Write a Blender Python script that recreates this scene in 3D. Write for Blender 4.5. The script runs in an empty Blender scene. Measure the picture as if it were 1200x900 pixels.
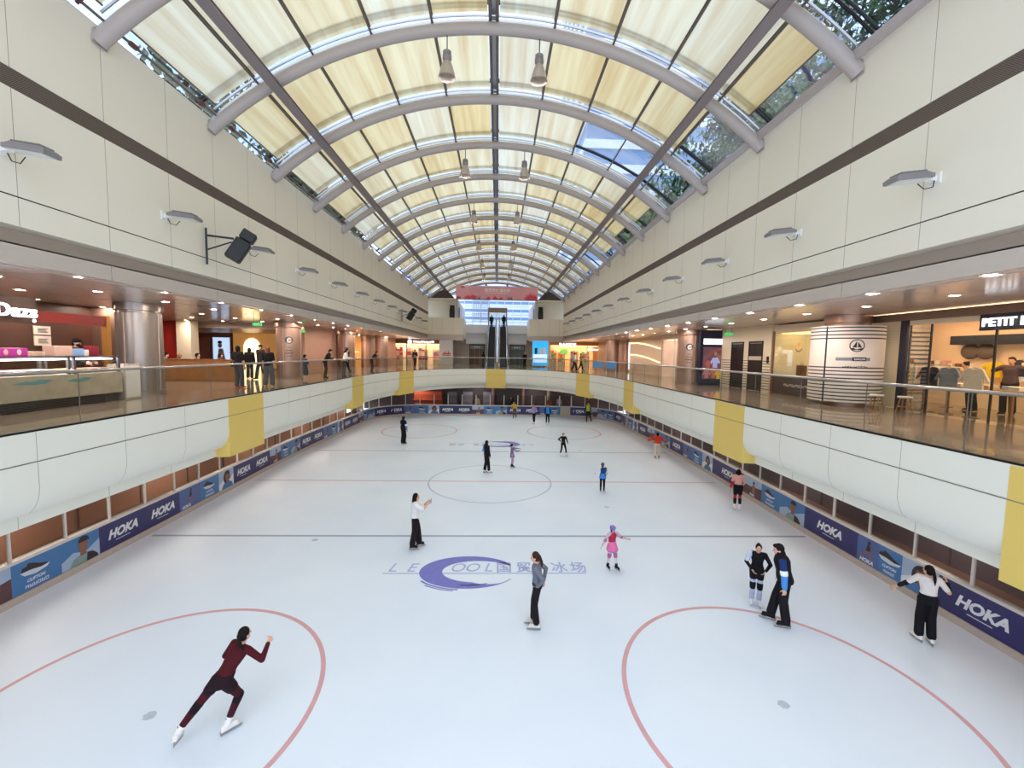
import bpy, bmesh, math, random
from mathutils import Vector as V, Matrix, Quaternion
random.seed(7)
S = bpy.context.scene
C = S.collection
PI = math.pi
rad = math.radians

def srgb(h):
    h = h.lstrip('#')
    o = []
    for i in (0, 2, 4):
        c = int(h[i:i+2], 16) / 255
        o.append(c / 12.92 if c <= .04045 else ((c + .055) / 1.055) ** 2.4)
    return (o[0], o[1], o[2], 1)

# ------------------------------------------------------------------ materials
MATS = {}
def pm(name, col, rough=.5, metal=0., var=.08, scale=6., emit=0., spec=.5, bump=0., ecol=None, coat=0., stretch=None):
    """principled material whose colour is broken up by noise"""
    if name in MATS: return MATS[name]
    m = bpy.data.materials.new(name); m.use_nodes = True
    nt = m.node_tree; N = nt.nodes; L = nt.links
    b = N['Principled BSDF']
    c = srgb(col) if isinstance(col, str) else col
    tc = N.new('ShaderNodeTexCoord'); no = N.new('ShaderNodeTexNoise')
    no.inputs['Scale'].default_value = scale; no.inputs['Detail'].default_value = 3
    src = tc.outputs['Object']
    if stretch:
        mp = N.new('ShaderNodeMapping'); mp.inputs['Scale'].default_value = stretch
        L.new(src, mp.inputs['Vector']); src = mp.outputs['Vector']
    L.new(src, no.inputs['Vector'])
    mx = N.new('ShaderNodeMix'); mx.data_type = 'RGBA'
    k = 1 - var
    mx.inputs[6].default_value = (c[0]*k, c[1]*k, c[2]*k, 1)
    k = 1 + var
    mx.inputs[7].default_value = (min(1, c[0]*k), min(1, c[1]*k), min(1, c[2]*k), 1)
    L.new(no.outputs['Fac'], mx.inputs[0]); L.new(mx.outputs[2], b.inputs['Base Color'])
    b.inputs['Roughness'].default_value = rough; b.inputs['Metallic'].default_value = metal
    b.inputs['Specular IOR Level'].default_value = spec
    if coat: b.inputs['Coat Weight'].default_value = coat; b.inputs['Coat Roughness'].default_value = .05
    if emit:
        if ecol: b.inputs['Emission Color'].default_value = srgb(ecol)
        else: L.new(mx.outputs[2], b.inputs['Emission Color'])
        b.inputs['Emission Strength'].default_value = emit
    if bump:
        bp = N.new('ShaderNodeBump'); bp.inputs['Strength'].default_value = bump; bp.inputs['Distance'].default_value = .02
        L.new(no.outputs['Fac'], bp.inputs['Height']); L.new(bp.outputs['Normal'], b.inputs['Normal'])
    MATS[name] = m
    return m

def glassmat(name, tint='#dfeee8', refl=.5, dark=1.0):
    """thin sheet of glass: clear where looked through, mirror at grazing angles"""
    if name in MATS: return MATS[name]
    m = bpy.data.materials.new(name); m.use_nodes = True
    nt = m.node_tree; N = nt.nodes; L = nt.links
    N.remove(N['Principled BSDF']); out = N['Material Output']
    t = N.new('ShaderNodeBsdfTransparent'); c = srgb(tint); t.inputs[0].default_value = (c[0]*dark, c[1]*dark, c[2]*dark, 1)
    g = N.new('ShaderNodeBsdfGlossy'); g.inputs['Roughness'].default_value = .03
    f = N.new('ShaderNodeFresnel'); f.inputs[0].default_value = 1.45
    mu = N.new('ShaderNodeMath'); mu.operation = 'MULTIPLY'; mu.inputs[1].default_value = refl
    L.new(f.outputs[0], mu.inputs[0])
    mx = N.new('ShaderNodeMixShader'); L.new(mu.outputs[0], mx.inputs[0])
    L.new(t.outputs[0], mx.inputs[1]); L.new(g.outputs[0], mx.inputs[2]); L.new(mx.outputs[0], out.inputs[0])
    MATS[name] = m
    return m

def blindmat():
    """woven translucent roof fabric, each blind toned a little differently at random"""
    m = bpy.data.materials.new('blind_fabric'); m.use_nodes = True
    nt = m.node_tree; N = nt.nodes; L = nt.links
    N.remove(N['Principled BSDF']); out = N['Material Output']
    oi = N.new('ShaderNodeObjectInfo')
    cr = N.new('ShaderNodeValToRGB'); e = cr.color_ramp
    e.elements[0].position = 0; e.elements[0].color = srgb('#f0d8a0')
    e.elements[1].position = 1; e.elements[1].color = srgb('#f2eeda')
    k = e.elements.new(.45); k.color = srgb('#f3e4ba')
    k = e.elements.new(.75); k.color = srgb('#f4eacb')
    L.new(oi.outputs['Random'], cr.inputs[0])
    tc = N.new('ShaderNodeTexCoord'); mp = N.new('ShaderNodeMapping'); mp.inputs['Scale'].default_value = (2.2, .12, 2.2)
    no = N.new('ShaderNodeTexNoise'); no.inputs['Scale'].default_value = 1.4; no.inputs['Detail'].default_value = 5
    L.new(tc.outputs['Object'], mp.inputs[0]); L.new(mp.outputs[0], no.inputs['Vector'])
    r2 = N.new('ShaderNodeValToRGB'); r2.color_ramp.elements[0].position = .3; r2.color_ramp.elements[0].color = srgb('#d8b88a')
    r2.color_ramp.elements[1].position = .62; r2.color_ramp.elements[1].color = (1, 1, 1, 1)
    L.new(no.outputs['Fac'], r2.inputs[0])
    mx = N.new('ShaderNodeMix'); mx.data_type = 'RGBA'; mx.blend_type = 'MULTIPLY'; mx.inputs[0].default_value = .6
    L.new(cr.outputs[0], mx.inputs[6]); L.new(r2.outputs[0], mx.inputs[7])
    tr = N.new('ShaderNodeBsdfTranslucent'); df = N.new('ShaderNodeBsdfDiffuse')
    L.new(mx.outputs[2], tr.inputs[0]); L.new(mx.outputs[2], df.inputs[0])
    ms = N.new('ShaderNodeMixShader'); ms.inputs[0].default_value = .34
    L.new(tr.outputs[0], ms.inputs[1]); L.new(df.outputs[0], ms.inputs[2]); L.new(ms.outputs[0], out.inputs[0])
    return m

# ------------------------------------------------------------------ mesh builder
class MB:
    def __init__(s): s.v = []; s.f = []; s.m = []; s.k = 0
    def add(s, vs, fs):
        o = len(s.v); s.v += [tuple(p) for p in vs]
        for f in fs: s.f.append([i + o for i in f]); s.m.append(s.k)
        return s
    def mat(s, k): s.k = k; return s
    def box(s, a, b):
        x0, y0, z0 = a; x1, y1, z1 = b
        return s.add([(x0,y0,z0),(x1,y0,z0),(x1,y1,z0),(x0,y1,z0),(x0,y0,z1),(x1,y0,z1),(x1,y1,z1),(x0,y1,z1)],
                     [(3,2,1,0),(4,5,6,7),(0,1,5,4),(1,2,6,5),(2,3,7,6),(3,0,4,7)])
    def bev(s, a, b, r=.01):
        """box with chamfered vertical and horizontal edges"""
        bm = bmesh.new(); bmesh.ops.create_cube(bm, size=1)
        c = [(a[i]+b[i])/2 for i in range(3)]; d = [max(1e-4, abs(b[i]-a[i])) for i in range(3)]
        for v in bm.verts: v.co = V((c[0]+v.co.x*d[0], c[1]+v.co.y*d[1], c[2]+v.co.z*d[2]))
        bmesh.ops.bevel(bm, geom=bm.edges[:], offset=min(r, min(d)*.4), segments=2, affect='EDGES', profile=.6)
        bm.verts.index_update(); s.add([v.co[:] for v in bm.verts], [[v.index for v in f.verts] for f in bm.faces]); bm.free()
        return s
    def obox(s, c, ax, ay, az):
        c, ax, ay, az = V(c), V(ax), V(ay), V(az)
        vs = [c+ax*i+ay*j+az*k for k in (-1,1) for i, j in ((-1,-1),(1,-1),(1,1),(-1,1))]
        return s.add(vs, [(3,2,1,0),(4,5,6,7),(0,1,5,4),(1,2,6,5),(2,3,7,6),(3,0,4,7)])
    def bar(s, p, q, w, h, up=(0,0,1)):
        p, q = V(p), V(q); d = (q-p); l = d.length; d.normalize()
        side = d.cross(V(up))
        if side.length < 1e-5: side = d.cross(V((1,0,0)))
        side.normalize(); u = side.cross(d)
        return s.obox((p+q)/2, d*l/2, side*w/2, u*h/2)
    def tube(s, pts, r, n=8, closed=False, caps=True):
        pts = [V(p) for p in pts]; rs = r if isinstance(r, (list, tuple)) else [r]*len(pts)
        m = len(pts); rings = []; prev = None
        for i, p in enumerate(pts):
            d = pts[min(i+1, m-1)] - pts[max(i-1, 0)]
            if closed: d = pts[(i+1) % m] - pts[i-1]
            d.normalize()
            if prev is None:
                a = d.cross(V((0,0,1)))
                if a.length < 1e-3: a = d.cross(V((1,0,0)))
            else: a = prev - d*prev.dot(d)
            a.normalize(); prev = a; b = d.cross(a)
            rings.append([p + (a*math.cos(t)+b*math.sin(t))*rs[i] for t in [2*PI*k/n for k in range(n)]])
        vs = [v for g in rings for v in g]; fs = []
        for i in range(m if closed else m-1):
            j = (i+1) % m
            for k in range(n): fs.append((i*n+k, i*n+(k+1) % n, j*n+(k+1) % n, j*n+k))
        if caps and not closed: fs.append(list(range(n))[::-1]); fs.append([(m-1)*n+k for k in range(n)])
        return s.add(vs, fs)
    def cyl(s, p, q, r, n=16, r2=None): return s.tube([p, q], [r, r if r2 is None else r2], n)
    def lathe(s, prof, c=(0,0,0), n=24, axis='z'):
        vs = []; fs = []
        for r, z in prof:
            for k in range(n):
                t = 2*PI*k/n
                vs.append((c[0]+r*math.cos(t), c[1]+r*math.sin(t), c[2]+z))
        for i in range(len(prof)-1):
            for k in range(n): fs.append((i*n+k, i*n+(k+1) % n, (i+1)*n+(k+1) % n, (i+1)*n+k))
        if prof[0][0] > 1e-4: fs.append(list(range(n))[::-1])
        if prof[-1][0] > 1e-4: fs.append([(len(prof)-1)*n+k for k in range(n)])
        return s.add(vs, fs)
    def ell(s, c, r, n=12, m=8, R=None):
        vs = []; fs = []
        for i in range(m+1):
            a = PI*i/m - PI/2
            for k in range(n):
                t = 2*PI*k/n; p = V((r[0]*math.cos(a)*math.cos(t), r[1]*math.cos(a)*math.sin(t), r[2]*math.sin(a)))
                if R: p = R @ p
                vs.append(V(c)+p)
        for i in range(m):
            for k in range(n): fs.append((i*n+k, i*n+(k+1) % n, (i+1)*n+(k+1) % n, (i+1)*n+k))
        return s.add(vs, fs)
    def prism(s, poly, f, d0, d1):
        """polygon (u,v list) extruded between depths d0,d1; f(u,v,d) -> point"""
        n = len(poly)
        vs = [f(u, v, d0) for u, v in poly] + [f(u, v, d1) for u, v in poly]
        fs = [list(range(n))[::-1], list(range(n, 2*n))] + [(i, (i+1) % n, n+(i+1) % n, n+i) for i in range(n)]
        return s.add(vs, fs)
    def sheet(s, rows):
        """grid of points, rows of equal length"""
        n = len(rows[0]); vs = [p for r in rows for p in r]
        return s.add(vs, [(i*n+k, i*n+k+1, (i+1)*n+k+1, (i+1)*n+k) for i in range(len(rows)-1) for k in range(n-1)])
    def build(s, name, mats, parent=None, smooth=False, fixn=True):
        me = bpy.data.meshes.new(name); me.from_pydata(s.v, [], s.f)
        if not isinstance(mats, (list, tuple)): mats = [mats]
        for m in mats: me.materials.append(m)
        if len(mats) > 1: me.polygons.foreach_set('material_index', s.m)
        if fixn:
            bm = bmesh.new(); bm.from_mesh(me); bmesh.ops.remove_doubles(bm, verts=bm.verts, dist=1e-6)
            bmesh.ops.recalc_face_normals(bm, faces=bm.faces); bm.to_mesh(me); bm.free()
        if smooth:
            me.polygons.foreach_set('use_smooth', [True]*len(me.polygons))
            try: me.set_sharp_from_angle(angle=rad(40))
            except Exception: pass
        o = bpy.data.objects.new(name, me); C.objects.link(o)
        if parent: o.parent = parent
        return o

def tag(o, label, cat, group=None, kind=None):
    o['label'] = label; o['category'] = cat
    if group: o['group'] = group
    if kind: o['kind'] = kind
    return o
def struct(o, label=None, cat=None):
    o['kind'] = 'structure'
    if label: o['label'] = label
    if cat: o['category'] = cat
    return o
def empty(name, loc=(0,0,0), rz=0., label=None, cat=None, group=None):
    o = bpy.data.objects.new(name, None); C.objects.link(o); o.location = loc; o.rotation_euler = (0,0,rz)
    o.empty_display_size = .1
    if label: tag(o, label, cat, group)
    return o
def copy_tree(o, parent=None):
    c = o.copy(); C.objects.link(c)
    if parent: c.parent = parent
    for ch in list(o.children): copy_tree(ch, c)
    return c
def ordn(n):
    w = ['zeroth','first','second','third','fourth','fifth','sixth','seventh','eighth','ninth','tenth','eleventh','twelfth','thirteenth',
         'fourteenth','fifteenth','sixteenth','seventeenth','eighteenth','nineteenth','twentieth','twenty-first','twenty-second','twenty-third','twenty-fourth']
    return w[n]

_txt = {}
def text(s, size=1., bold=0., shear=0., space=1., align='CENTER'):
    """outline of a piece of writing as flat polygons (verts, faces), centred, baseline at v=0"""
    key = (s, size, bold, shear, space, align)
    if key in _txt: return _txt[key]
    cu = bpy.data.curves.new('t', 'FONT'); cu.body = s; cu.size = size; cu.offset = bold; cu.shear = shear
    cu.space_character = space; cu.align_x = align; cu.resolution_u = 3; cu.fill_mode = 'FRONT'; cu.dimensions = '2D'
    ob = bpy.data.objects.new('t', cu); C.objects.link(ob)
    dg = bpy.context.evaluated_depsgraph_get()
    me = ob.evaluated_get(dg).to_mesh()
    vs = [v.co.copy() for v in me.vertices]; fs = [list(p.vertices) for p in me.polygons]
    ob.evaluated_get(dg).to_mesh_clear(); bpy.data.objects.remove(ob); bpy.data.curves.remove(cu)
    _txt[key] = (vs, fs); return vs, fs
def write(mb, s, f, depth=0., **k):
    """put writing on a surface; f(u,v,d) maps; depth>0 gives solid letters"""
    vs, fs = text(s, **k)
    if depth <= 0: return mb.add([f(p.x, p.y, 0) for p in vs], fs)
    n = len(vs)
    cnt = {}
    for q in fs:
        for i in range(len(q)):
            e = (q[i], q[(i+1) % len(q)]); cnt[e] = 1
    side = [e for e in cnt if (e[1], e[0]) not in cnt]
    return mb.add([f(p.x, p.y, depth) for p in vs]+[f(p.x, p.y, 0) for p in vs],
                  fs + [[i+n for i in q][::-1] for q in fs] + [(b, a, a+n, b+n) for a, b in side])

def scrawl(mb, f, n, w, h, seed):
    """row of small signs too blurred in the photograph to be read"""
    r = random.Random(seed); c = w/n
    for k in range(n):
        x0 = c*k+c*.08; x1 = c*(k+1)-c*.12; t = c*.16
        for a in ([(x0, 0, x0+t, h*r.uniform(.7, 1)), (x1-t, 0, x1, h*r.uniform(.6, .9))] + [(x0, h*q, x1, h*q+t) for q in r.sample([0, .35, .62], 2)]):
            mb.prism([(a[0], a[1]), (a[2], a[1]), (a[2], a[3]), (a[0], a[3])], f, 0, .02)
LENS = 330.
# ------------------------------------------------------------------ dimensions (metres, ice at z = 0, hall runs along +y)
X0 = -.25                     # axis of the hall
HW = 8.1                      # half width of the well between the side walls
ZP = 4.33                     # promenade floor
ZC = 7.32                     # promenade ceiling
ZWB, ZWT = 7.95, 12.5         # side wall bottom and top
YW = 51.0                     # far wall
EYE = 5.9
# ------------------------------------------------------------------ camera
cd = bpy.data.cameras.new('camera'); cam = bpy.data.objects.new('camera', cd); C.objects.link(cam); S.camera = cam
def cam_axes(yaw, pitch, roll):
    cy, sy, cp, sp = math.cos(yaw), math.sin(yaw), math.cos(pitch), math.sin(pitch)
    w = V((sy*cp, cy*cp, -sp)); r0 = V((cy, -sy, 0)); u0 = r0.cross(w)
    cr, sr = math.cos(roll), math.sin(roll)
    return r0*cr+u0*sr, u0*cr-r0*sr, w
_r, _u, _w = cam_axes(.0348, .0737, .0167)
M = Matrix((( _r.x, _u.x, -_w.x, 0), (_r.y, _u.y, -_w.y, 0), (_r.z, _u.z, -_w.z, EYE), (0,0,0,1)))
cam.matrix_world = M
cd.sensor_width = 36; cd.lens = 494/1200*36; cd.clip_start = .05; cd.clip_end = 600
# ------------------------------------------------------------------ render look
S.view_settings.view_transform = 'Standard'
try: S.view_settings.look = 'None'
except Exception: pass
S.view_settings.gamma = 1; S.view_settings.exposure = 0; S.view_settings.use_curve_mapping = False
cy = S.cycles
cy.use_denoising = True; cy.max_bounces = 10; cy.diffuse_bounces = 5; cy.glossy_bounces = 4; cy.transmission_bounces = 6
cy.transparent_max_bounces = 24; cy.sample_clamp_indirect = 4; cy.caustics_reflective = False; cy.caustics_refractive = False
cy.use_light_tree = True
# ------------------------------------------------------------------ sky
W = bpy.data.worlds.new('sky'); S.world = W; W.use_nodes = True
nt = W.node_tree; N = nt.nodes; L = nt.links
bg = N['Background']; tc = N.new('ShaderNodeTexCoord'); sx = N.new('ShaderNodeSeparateXYZ'); cr = N.new('ShaderNodeValToRGB')
L.new(tc.outputs['Generated'], sx.inputs[0]); L.new(sx.outputs['Z'], cr.inputs[0])
e = cr.color_ramp.elements
e[0].position = .0; e[0].color = (.66, .76, .88, 1); e[1].position = 1; e[1].color = (1.0, .99, .97, 1)
k = e.new(.35); k.color = (.36, .52, .78, 1)
k = e.new(.62); k.color = (.55, .70, .92, 1)
k = e.new(.8); k.color = (1., 1., 1., 1)
no = N.new('ShaderNodeTexNoise'); no.inputs['Scale'].default_value = 3; no.inputs['Detail'].default_value = 6
L.new(tc.outputs['Generated'], no.inputs['Vector'])
r2 = N.new('ShaderNodeValToRGB'); r2.color_ramp.elements[0].position = .5; r2.color_ramp.elements[1].position = .75
L.new(no.outputs['Fac'], r2.inputs[0])
mx = N.new('ShaderNodeMix'); mx.data_type = 'RGBA'; mx.inputs[7].default_value = (1, 1, 1, 1)
L.new(r2.outputs[0], mx.inputs[0]); L.new(cr.outputs[0], mx.inputs[6]); L.new(mx.outputs[2], bg.inputs[0])
SKY = 2.6
bg.inputs[1].default_value = SKY

# ------------------------------------------------------------------ shared materials
M_wall = pm('wall_panel', '#efe7d6', .45, var=.02, scale=.5)
M_groove = pm('joint_dark', '#8a847a', .8)
M_black = pm('black_joint', '#161616', .7)
M_strip = None
def stripmat():
    m = pm('vent_mesh', '#5e5048', .7, var=.1, scale=2)
    nt = m.node_tree; N = nt.nodes; L = nt.links; b = N['Principled BSDF']
    tc = N.new('ShaderNodeTexCoord'); w = N.new('ShaderNodeTexChecker'); w.inputs['Scale'].default_value = 60
    w.inputs[1].default_value = srgb('#7a6a60'); w.inputs[2].default_value = srgb('#3c322c')
    L.new(tc.outputs['Object'], w.inputs[0]); L.new(w.outputs[0], b.inputs['Base Color'])
    return m
M_strip = stripmat()
M_fascia = pm('fascia_white', '#eae8dc', .4, var=.015, scale=.6)
M_yellow = pm('fascia_yellow', '#e2c468', .45, var=.03, scale=1)
M_rib = pm('white_steel', '#b3a8a5', .4, var=.04, scale=3)
M_beam = pm('grey_steel', '#85797a', .4, var=.05, scale=3)
M_bar = pm('glazing_bar', '#6b6058', .45)
M_alu = pm('aluminium', '#b9bcc4', .3, .7, var=.04)
M_steel = pm('brushed_steel', '#a9a4a0', .28, .9, var=.06, scale=12)
M_darkmetal = pm('black_metal', '#1c1c1e', .45, .2)
M_blackpl = pm('black_plastic', '#141416', .5)
M_white = pm('white_paint', '#eceae6', .4, var=.02)
M_roofglass = glassmat('roof_glass', '#e4eefa', .35)
M_glass = glassmat('balustrade_glass', '#e4e8e2', .5, .95)
M_pane = glassmat('rink_glass', '#dcdcd8', .35, .93)
M_shopglass = glassmat('shop_glass', '#f0f0ea', .35)
M_blind = blindmat()
M_lamp = pm('lamp_glow', '#fff1dc', .5, emit=LENS, ecol='#ffeedd', var=0)
M_ice = None
def icemat():
    m = bpy.data.materials.new('ice'); m.use_nodes = True
    nt = m.node_tree; N = nt.nodes; L = nt.links; b = N['Principled BSDF']
    tc = N.new('ShaderNodeTexCoord')
    n1 = N.new('ShaderNodeTexNoise'); n1.inputs['Scale'].default_value = .35; n1.inputs['Detail'].default_value = 6
    L.new(tc.outputs['Object'], n1.inputs['Vector'])
    cr = N.new('ShaderNodeValToRGB'); cr.color_ramp.elements[0].position = .3; cr.color_ramp.elements[0].color = (.70, .79, .925, 1)
    cr.color_ramp.elements[1].position = .7; cr.color_ramp.elements[1].color = (.77, .855, .96, 1)
    L.new(n1.outputs['Fac'], cr.inputs[0]); L.new(cr.outputs[0], b.inputs['Base Color'])
    n2 = N.new('ShaderNodeTexNoise'); n2.inputs['Scale'].default_value = 2.2; n2.inputs['Detail'].default_value = 8
    L.new(tc.outputs['Object'], n2.inputs['Vector'])
    mr = N.new('ShaderNodeMapRange'); mr.inputs[3].default_value = .3; mr.inputs[4].default_value = .55
    L.new(n2.outputs['Fac'], mr.inputs[0]); L.new(mr.outputs[0], b.inputs['Roughness'])
    b.inputs['Specular IOR Level'].default_value = .35
    return m
M_ice = icemat()
M_icered = pm('ice_red', '#d2a2a8', .5, var=.12, scale=3)
M_icepale = pm('ice_pale', '#b4bfd2', .5, var=.1, scale=3); M_iceletter = pm('ice_letter', '#a7b0da', .5, var=.12, scale=5)
M_iceblue = pm('ice_blue', '#9aa7c0', .5, var=.12, scale=3)
M_iceviolet = pm('ice_violet', '#7274c2', .5, var=.2, scale=6)
M_icegrey = pm('ice_grey', '#b7c2ce', .5, var=.2, scale=9)
def floormat():
    m = pm('polished_marble', '#a08e80', .07, var=.12, scale=1.2, spec=.6)
    nt = m.node_tree; N = nt.nodes; L = nt.links; b = N['Principled BSDF']
    tc = N.new('ShaderNodeTexCoord'); br = N.new('ShaderNodeTexBrick'); br.offset = 0
    br.inputs['Scale'].default_value = 1; br.inputs['Brick Width'].default_value = 1.2; br.inputs['Row Height'].default_value = 1.2
    br.inputs['Mortar Size'].default_value = .006; br.inputs['Color1'].default_value = srgb('#a89788'); br.inputs['Color2'].default_value = srgb('#9c8b7c')
    br.inputs['Mortar'].default_value = srgb('#6f6258')
    L.new(tc.outputs['Object'], br.inputs['Vector']); L.new(br.outputs['Color'], b.inputs['Base Color'])
    return m
M_floor = floormat()
M_ceil = pm('ceiling_panel', '#e8d6ca', .15, var=.03, scale=.7, spec=.6)
M_ceil2 = pm('ceiling_edge', '#c6b9ae', .3, var=.02)
M_copper = pm('soffit_metal', '#b89484', .25, .3, var=.08)
PEND = 350; LOWL = 85; LOWR = 60; LOWF = 60; EDGE = 22
# ================================================================== paths
class Path:
    def __init__(s, pts):
        s.p = [V((x, y, 0)) for x, y in pts]; s.l = [0]
        for a, b in zip(s.p, s.p[1:]): s.l.append(s.l[-1]+(b-a).length)
    def at(s, t, d=0., z=0.):
        """point at arc length t, moved d to the right hand side (the inside of the well)"""
        t = min(max(t, 0), s.l[-1]-1e-6)
        lo, hi = 0, len(s.l)-1
        while hi-lo > 1:
            m = (lo+hi)//2
            if s.l[m] <= t: lo = m
            else: hi = m
        q = (t-s.l[lo])/(s.l[hi]-s.l[lo]); p = s.p[lo].lerp(s.p[hi], q)
        a = s.tan(lo); b = s.tan(hi); d_ = a.lerp(b, q).normalized(); n = V((d_.y, -d_.x, 0))
        r = p+n*d; r.z = z
        return r
    def tan(s, i):
        a = s.p[max(i-1, 0)]; b = s.p[min(i+1, len(s.p)-1)]
        return (b-a).normalized()
    def range(s, t0, t1, step):
        n = max(1, int(math.ceil((t1-t0)/step)))
        return [t0+(t1-t0)*i/n for i in range(n+1)]
def rinkpts():
    w = lambda y: 10.6+.35*math.exp(-((y-23)/8)**2)
    L = [(-w(y), y) for y in [2+.5*i for i in range(67)]]
    cx, cyy, r = w(35)-4, 35, 4
    L += [(-cx-r*math.cos(a), cyy+r*math.sin(a)) for a in [PI/2*i/14 for i in range(1, 15)]]
    full = L + [(-x, y) for x, y in reversed(L)]
    return [(x+X0, y) for x, y in full]
def wellpts():
    L = [(-HW, -3+.7*i) for i in range(41)]
    b, n = 15.3, 2.2
    for i in range(1, 41):
        a = PI/2*i/40
        L.append((-HW*math.cos(a)**(2/n), 25+b*math.sin(a)**(2/n)))
    L[-1] = (-.001, 25+b)
    return [(x+X0, y) for x, y in L + [(-x, y) for x, y in reversed(L)]]
RINK = Path(rinkpts()); WELL = Path(wellpts())
RL, WL = RINK.l[-1], WELL.l[-1]

# ================================================================== ice and its markings
mb = MB()
mb.add([(-13, -4, 0), (13, -4, 0), (13, 41, 0), (-13, 41, 0)], [(0, 1, 2, 3)])
ice = struct(mb.build('floor', M_ice))
def flat(z): return lambda u, v, d=0: (u, v, z)
def ring(name, c, r, w, m):
    mb = MB(); n = 96
    mb.add([(c[0]+(r-w/2)*math.cos(2*PI*i/n), c[1]+(r-w/2)*math.sin(2*PI*i/n), .003) for i in range(n)] +
           [(c[0]+(r+w/2)*math.cos(2*PI*i/n), c[1]+(r+w/2)*math.sin(2*PI*i/n), .003) for i in range(n)],
           [(i, (i+1) % n, n+(i+1) % n, n+i) for i in range(n)])
    mb.build(name, m, ice, fixn=False)
def band(name, y, w, m):
    i = 0
    xl = X0-10.5; xr = X0+10.5
    MB().add([(xl, y-w/2, .003), (xr, y-w/2, .003), (xr, y+w/2, .003), (xl, y+w/2, .003)], [(0, 1, 2, 3)]).build(name, m, ice, fixn=False)
YC = 18.98
for y in (YC-5.78, YC+5.84): band('blue_line', y, .11, M_iceblue)
band('centre_line', YC, .09, M_icered)
ring('centre_circle', (X0-.02, YC), 2.78, .065, M_icepale)
for x in (-5.72, 5.05):
    for y in (6.62, 31.3):
        ring('face_off_circle', (x, y), 2.72, .085, M_icered)
for x, y in ((-5.5, 6.54), (4.95, 6.6), (-5.6, 25.3), (5.1, 25.3), (-5.6, 12.9), (4.3, 15.8)):
    MB().add([(x+.09*math.cos(2*PI*i/14)*(1+.2*math.sin(3*i)), y+.09*math.sin(2*PI*i/14), .003) for i in range(14)], [list(range(14))]).build('face_off_spot', M_icegrey, ice, fixn=False)
def rinklogo(cy_, flip):
    s = -1 if flip else 1
    f = lambda u, v, d=0: (X0+s*u, cy_+s*v, .004)
    mb = MB()
    mb.add([(X0+s*u, cy_+s*v, .003) for u, v in ((-2.72, -.025), (2.72, -.025), (2.72, .02), (-2.72, .02))], [(0, 1, 2, 3)])
    mb.build('emblem_underline', M_iceletter, ice, fixn=False)
    mb = MB()
    for ch, u, sz in (('L', -2.52, .44), ('E', -2.02, .44), ('O', -.78, .44), ('O', -.38, .44), ('L', .06, .44)):
        vs, fs = text(ch, size=sz*1.45, shear=.25); mb.add([f(u+p.x*.8, .09+p.y) for p in vs], fs)
    for ch, u in (('国', .5), ('贸', 1.05), ('冰', 2.02), ('场', 2.56)):
        vs, fs = text(ch, size=.62, bold=.012); mb.add([f(u+p.x*.72, .1+p.y*.95) for p in vs], fs)
    mb.build('emblem_lettering', M_iceletter, ice, fixn=False)
    # brushed crescent round the lettering
    n = 110; o = []; i_ = []
    for k in range(n+1):
        d = 26+306*k/n; a = rad(d)
        O = V((-.47+1.3*math.cos(a), .1+.84*math.sin(a), 0)); I = V((-.2+.96*math.cos(a), .11+.56*math.sin(a), 0))
        if d > 262: I = I.lerp(O, .8*min(1, (d-262)/50))
        if d < 45: I = I.lerp(O, .35*(45-d)/19)
        o.append(O[:2]); i_.append(I[:2])
    mb = MB(); mb.add([f(*p) for p in o]+[f(*p) for p in i_], [(k, k+1, n+2+k, n+1+k) for k in range(n)])
    for a0, a1, q, t in ((212, 262, 1.09, .05), (225, 258, 1.16, .04), (262, 300, .84, .04)):
        P_ = [[(-.47+1.3*(q-e)*math.cos(rad(a0+(a1-a0)*k/20)), .1+.84*(q-e)*math.sin(rad(a0+(a1-a0)*k/20))) for k in range(21)] for e in (0, t)]
        mb.add([f(*p) for p in P_[0]]+[f(*p) for p in P_[1]], [(k, k+1, 22+k, 21+k) for k in range(20)])
    mb.build('emblem_crescent', M_iceviolet, ice, fixn=False)
rinklogo(10.9, False); rinklogo(27.0, True)

# ================================================================== rink boards with adverts
M_cap = pm('board_cap', '#cfcbc6', .4); M_kick = pm('board_kick', '#b9aca2', .5, var=.08)
M_adnavy = pm('advert_navy', '#2c2a62', .35, var=.25, scale=1.3); M_adblue = pm('advert_blue', '#3f74ab', .35, var=.12, scale=1.5)
M_adblue2 = pm('advert_dusk', '#49629a', .35, var=.2, scale=1.5); M_adwhite = pm('advert_white', '#dfe3ea', .4)
M_adskin = pm('advert_skin', '#8e5a48', .45); M_addark = pm('advert_dark', '#2b1d28', .45); M_adgreen = pm('advert_green', '#7f9a92', .45)
M_adwarm = pm('advert_rust', '#5c3a3e', .45, var=.3, scale=2); M_adsky = pm('advert_sky', '#9fb4cf', .4, var=.15, scale=2)
M_adshoe = pm('advert_shoe', '#c9d2dc', .4)
Z0, Z1 = .18, .93
def circ(c, r, n=18, a0=0, a1=360, ry=None):
    return [(c[0]+r*math.cos(rad(a0+(a1-a0)*k/n)), c[1]+(ry or r)*math.sin(rad(a0+(a1-a0)*k/n))) for k in range(n+(0 if abs(a1-a0) == 360 else 1))]
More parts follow.
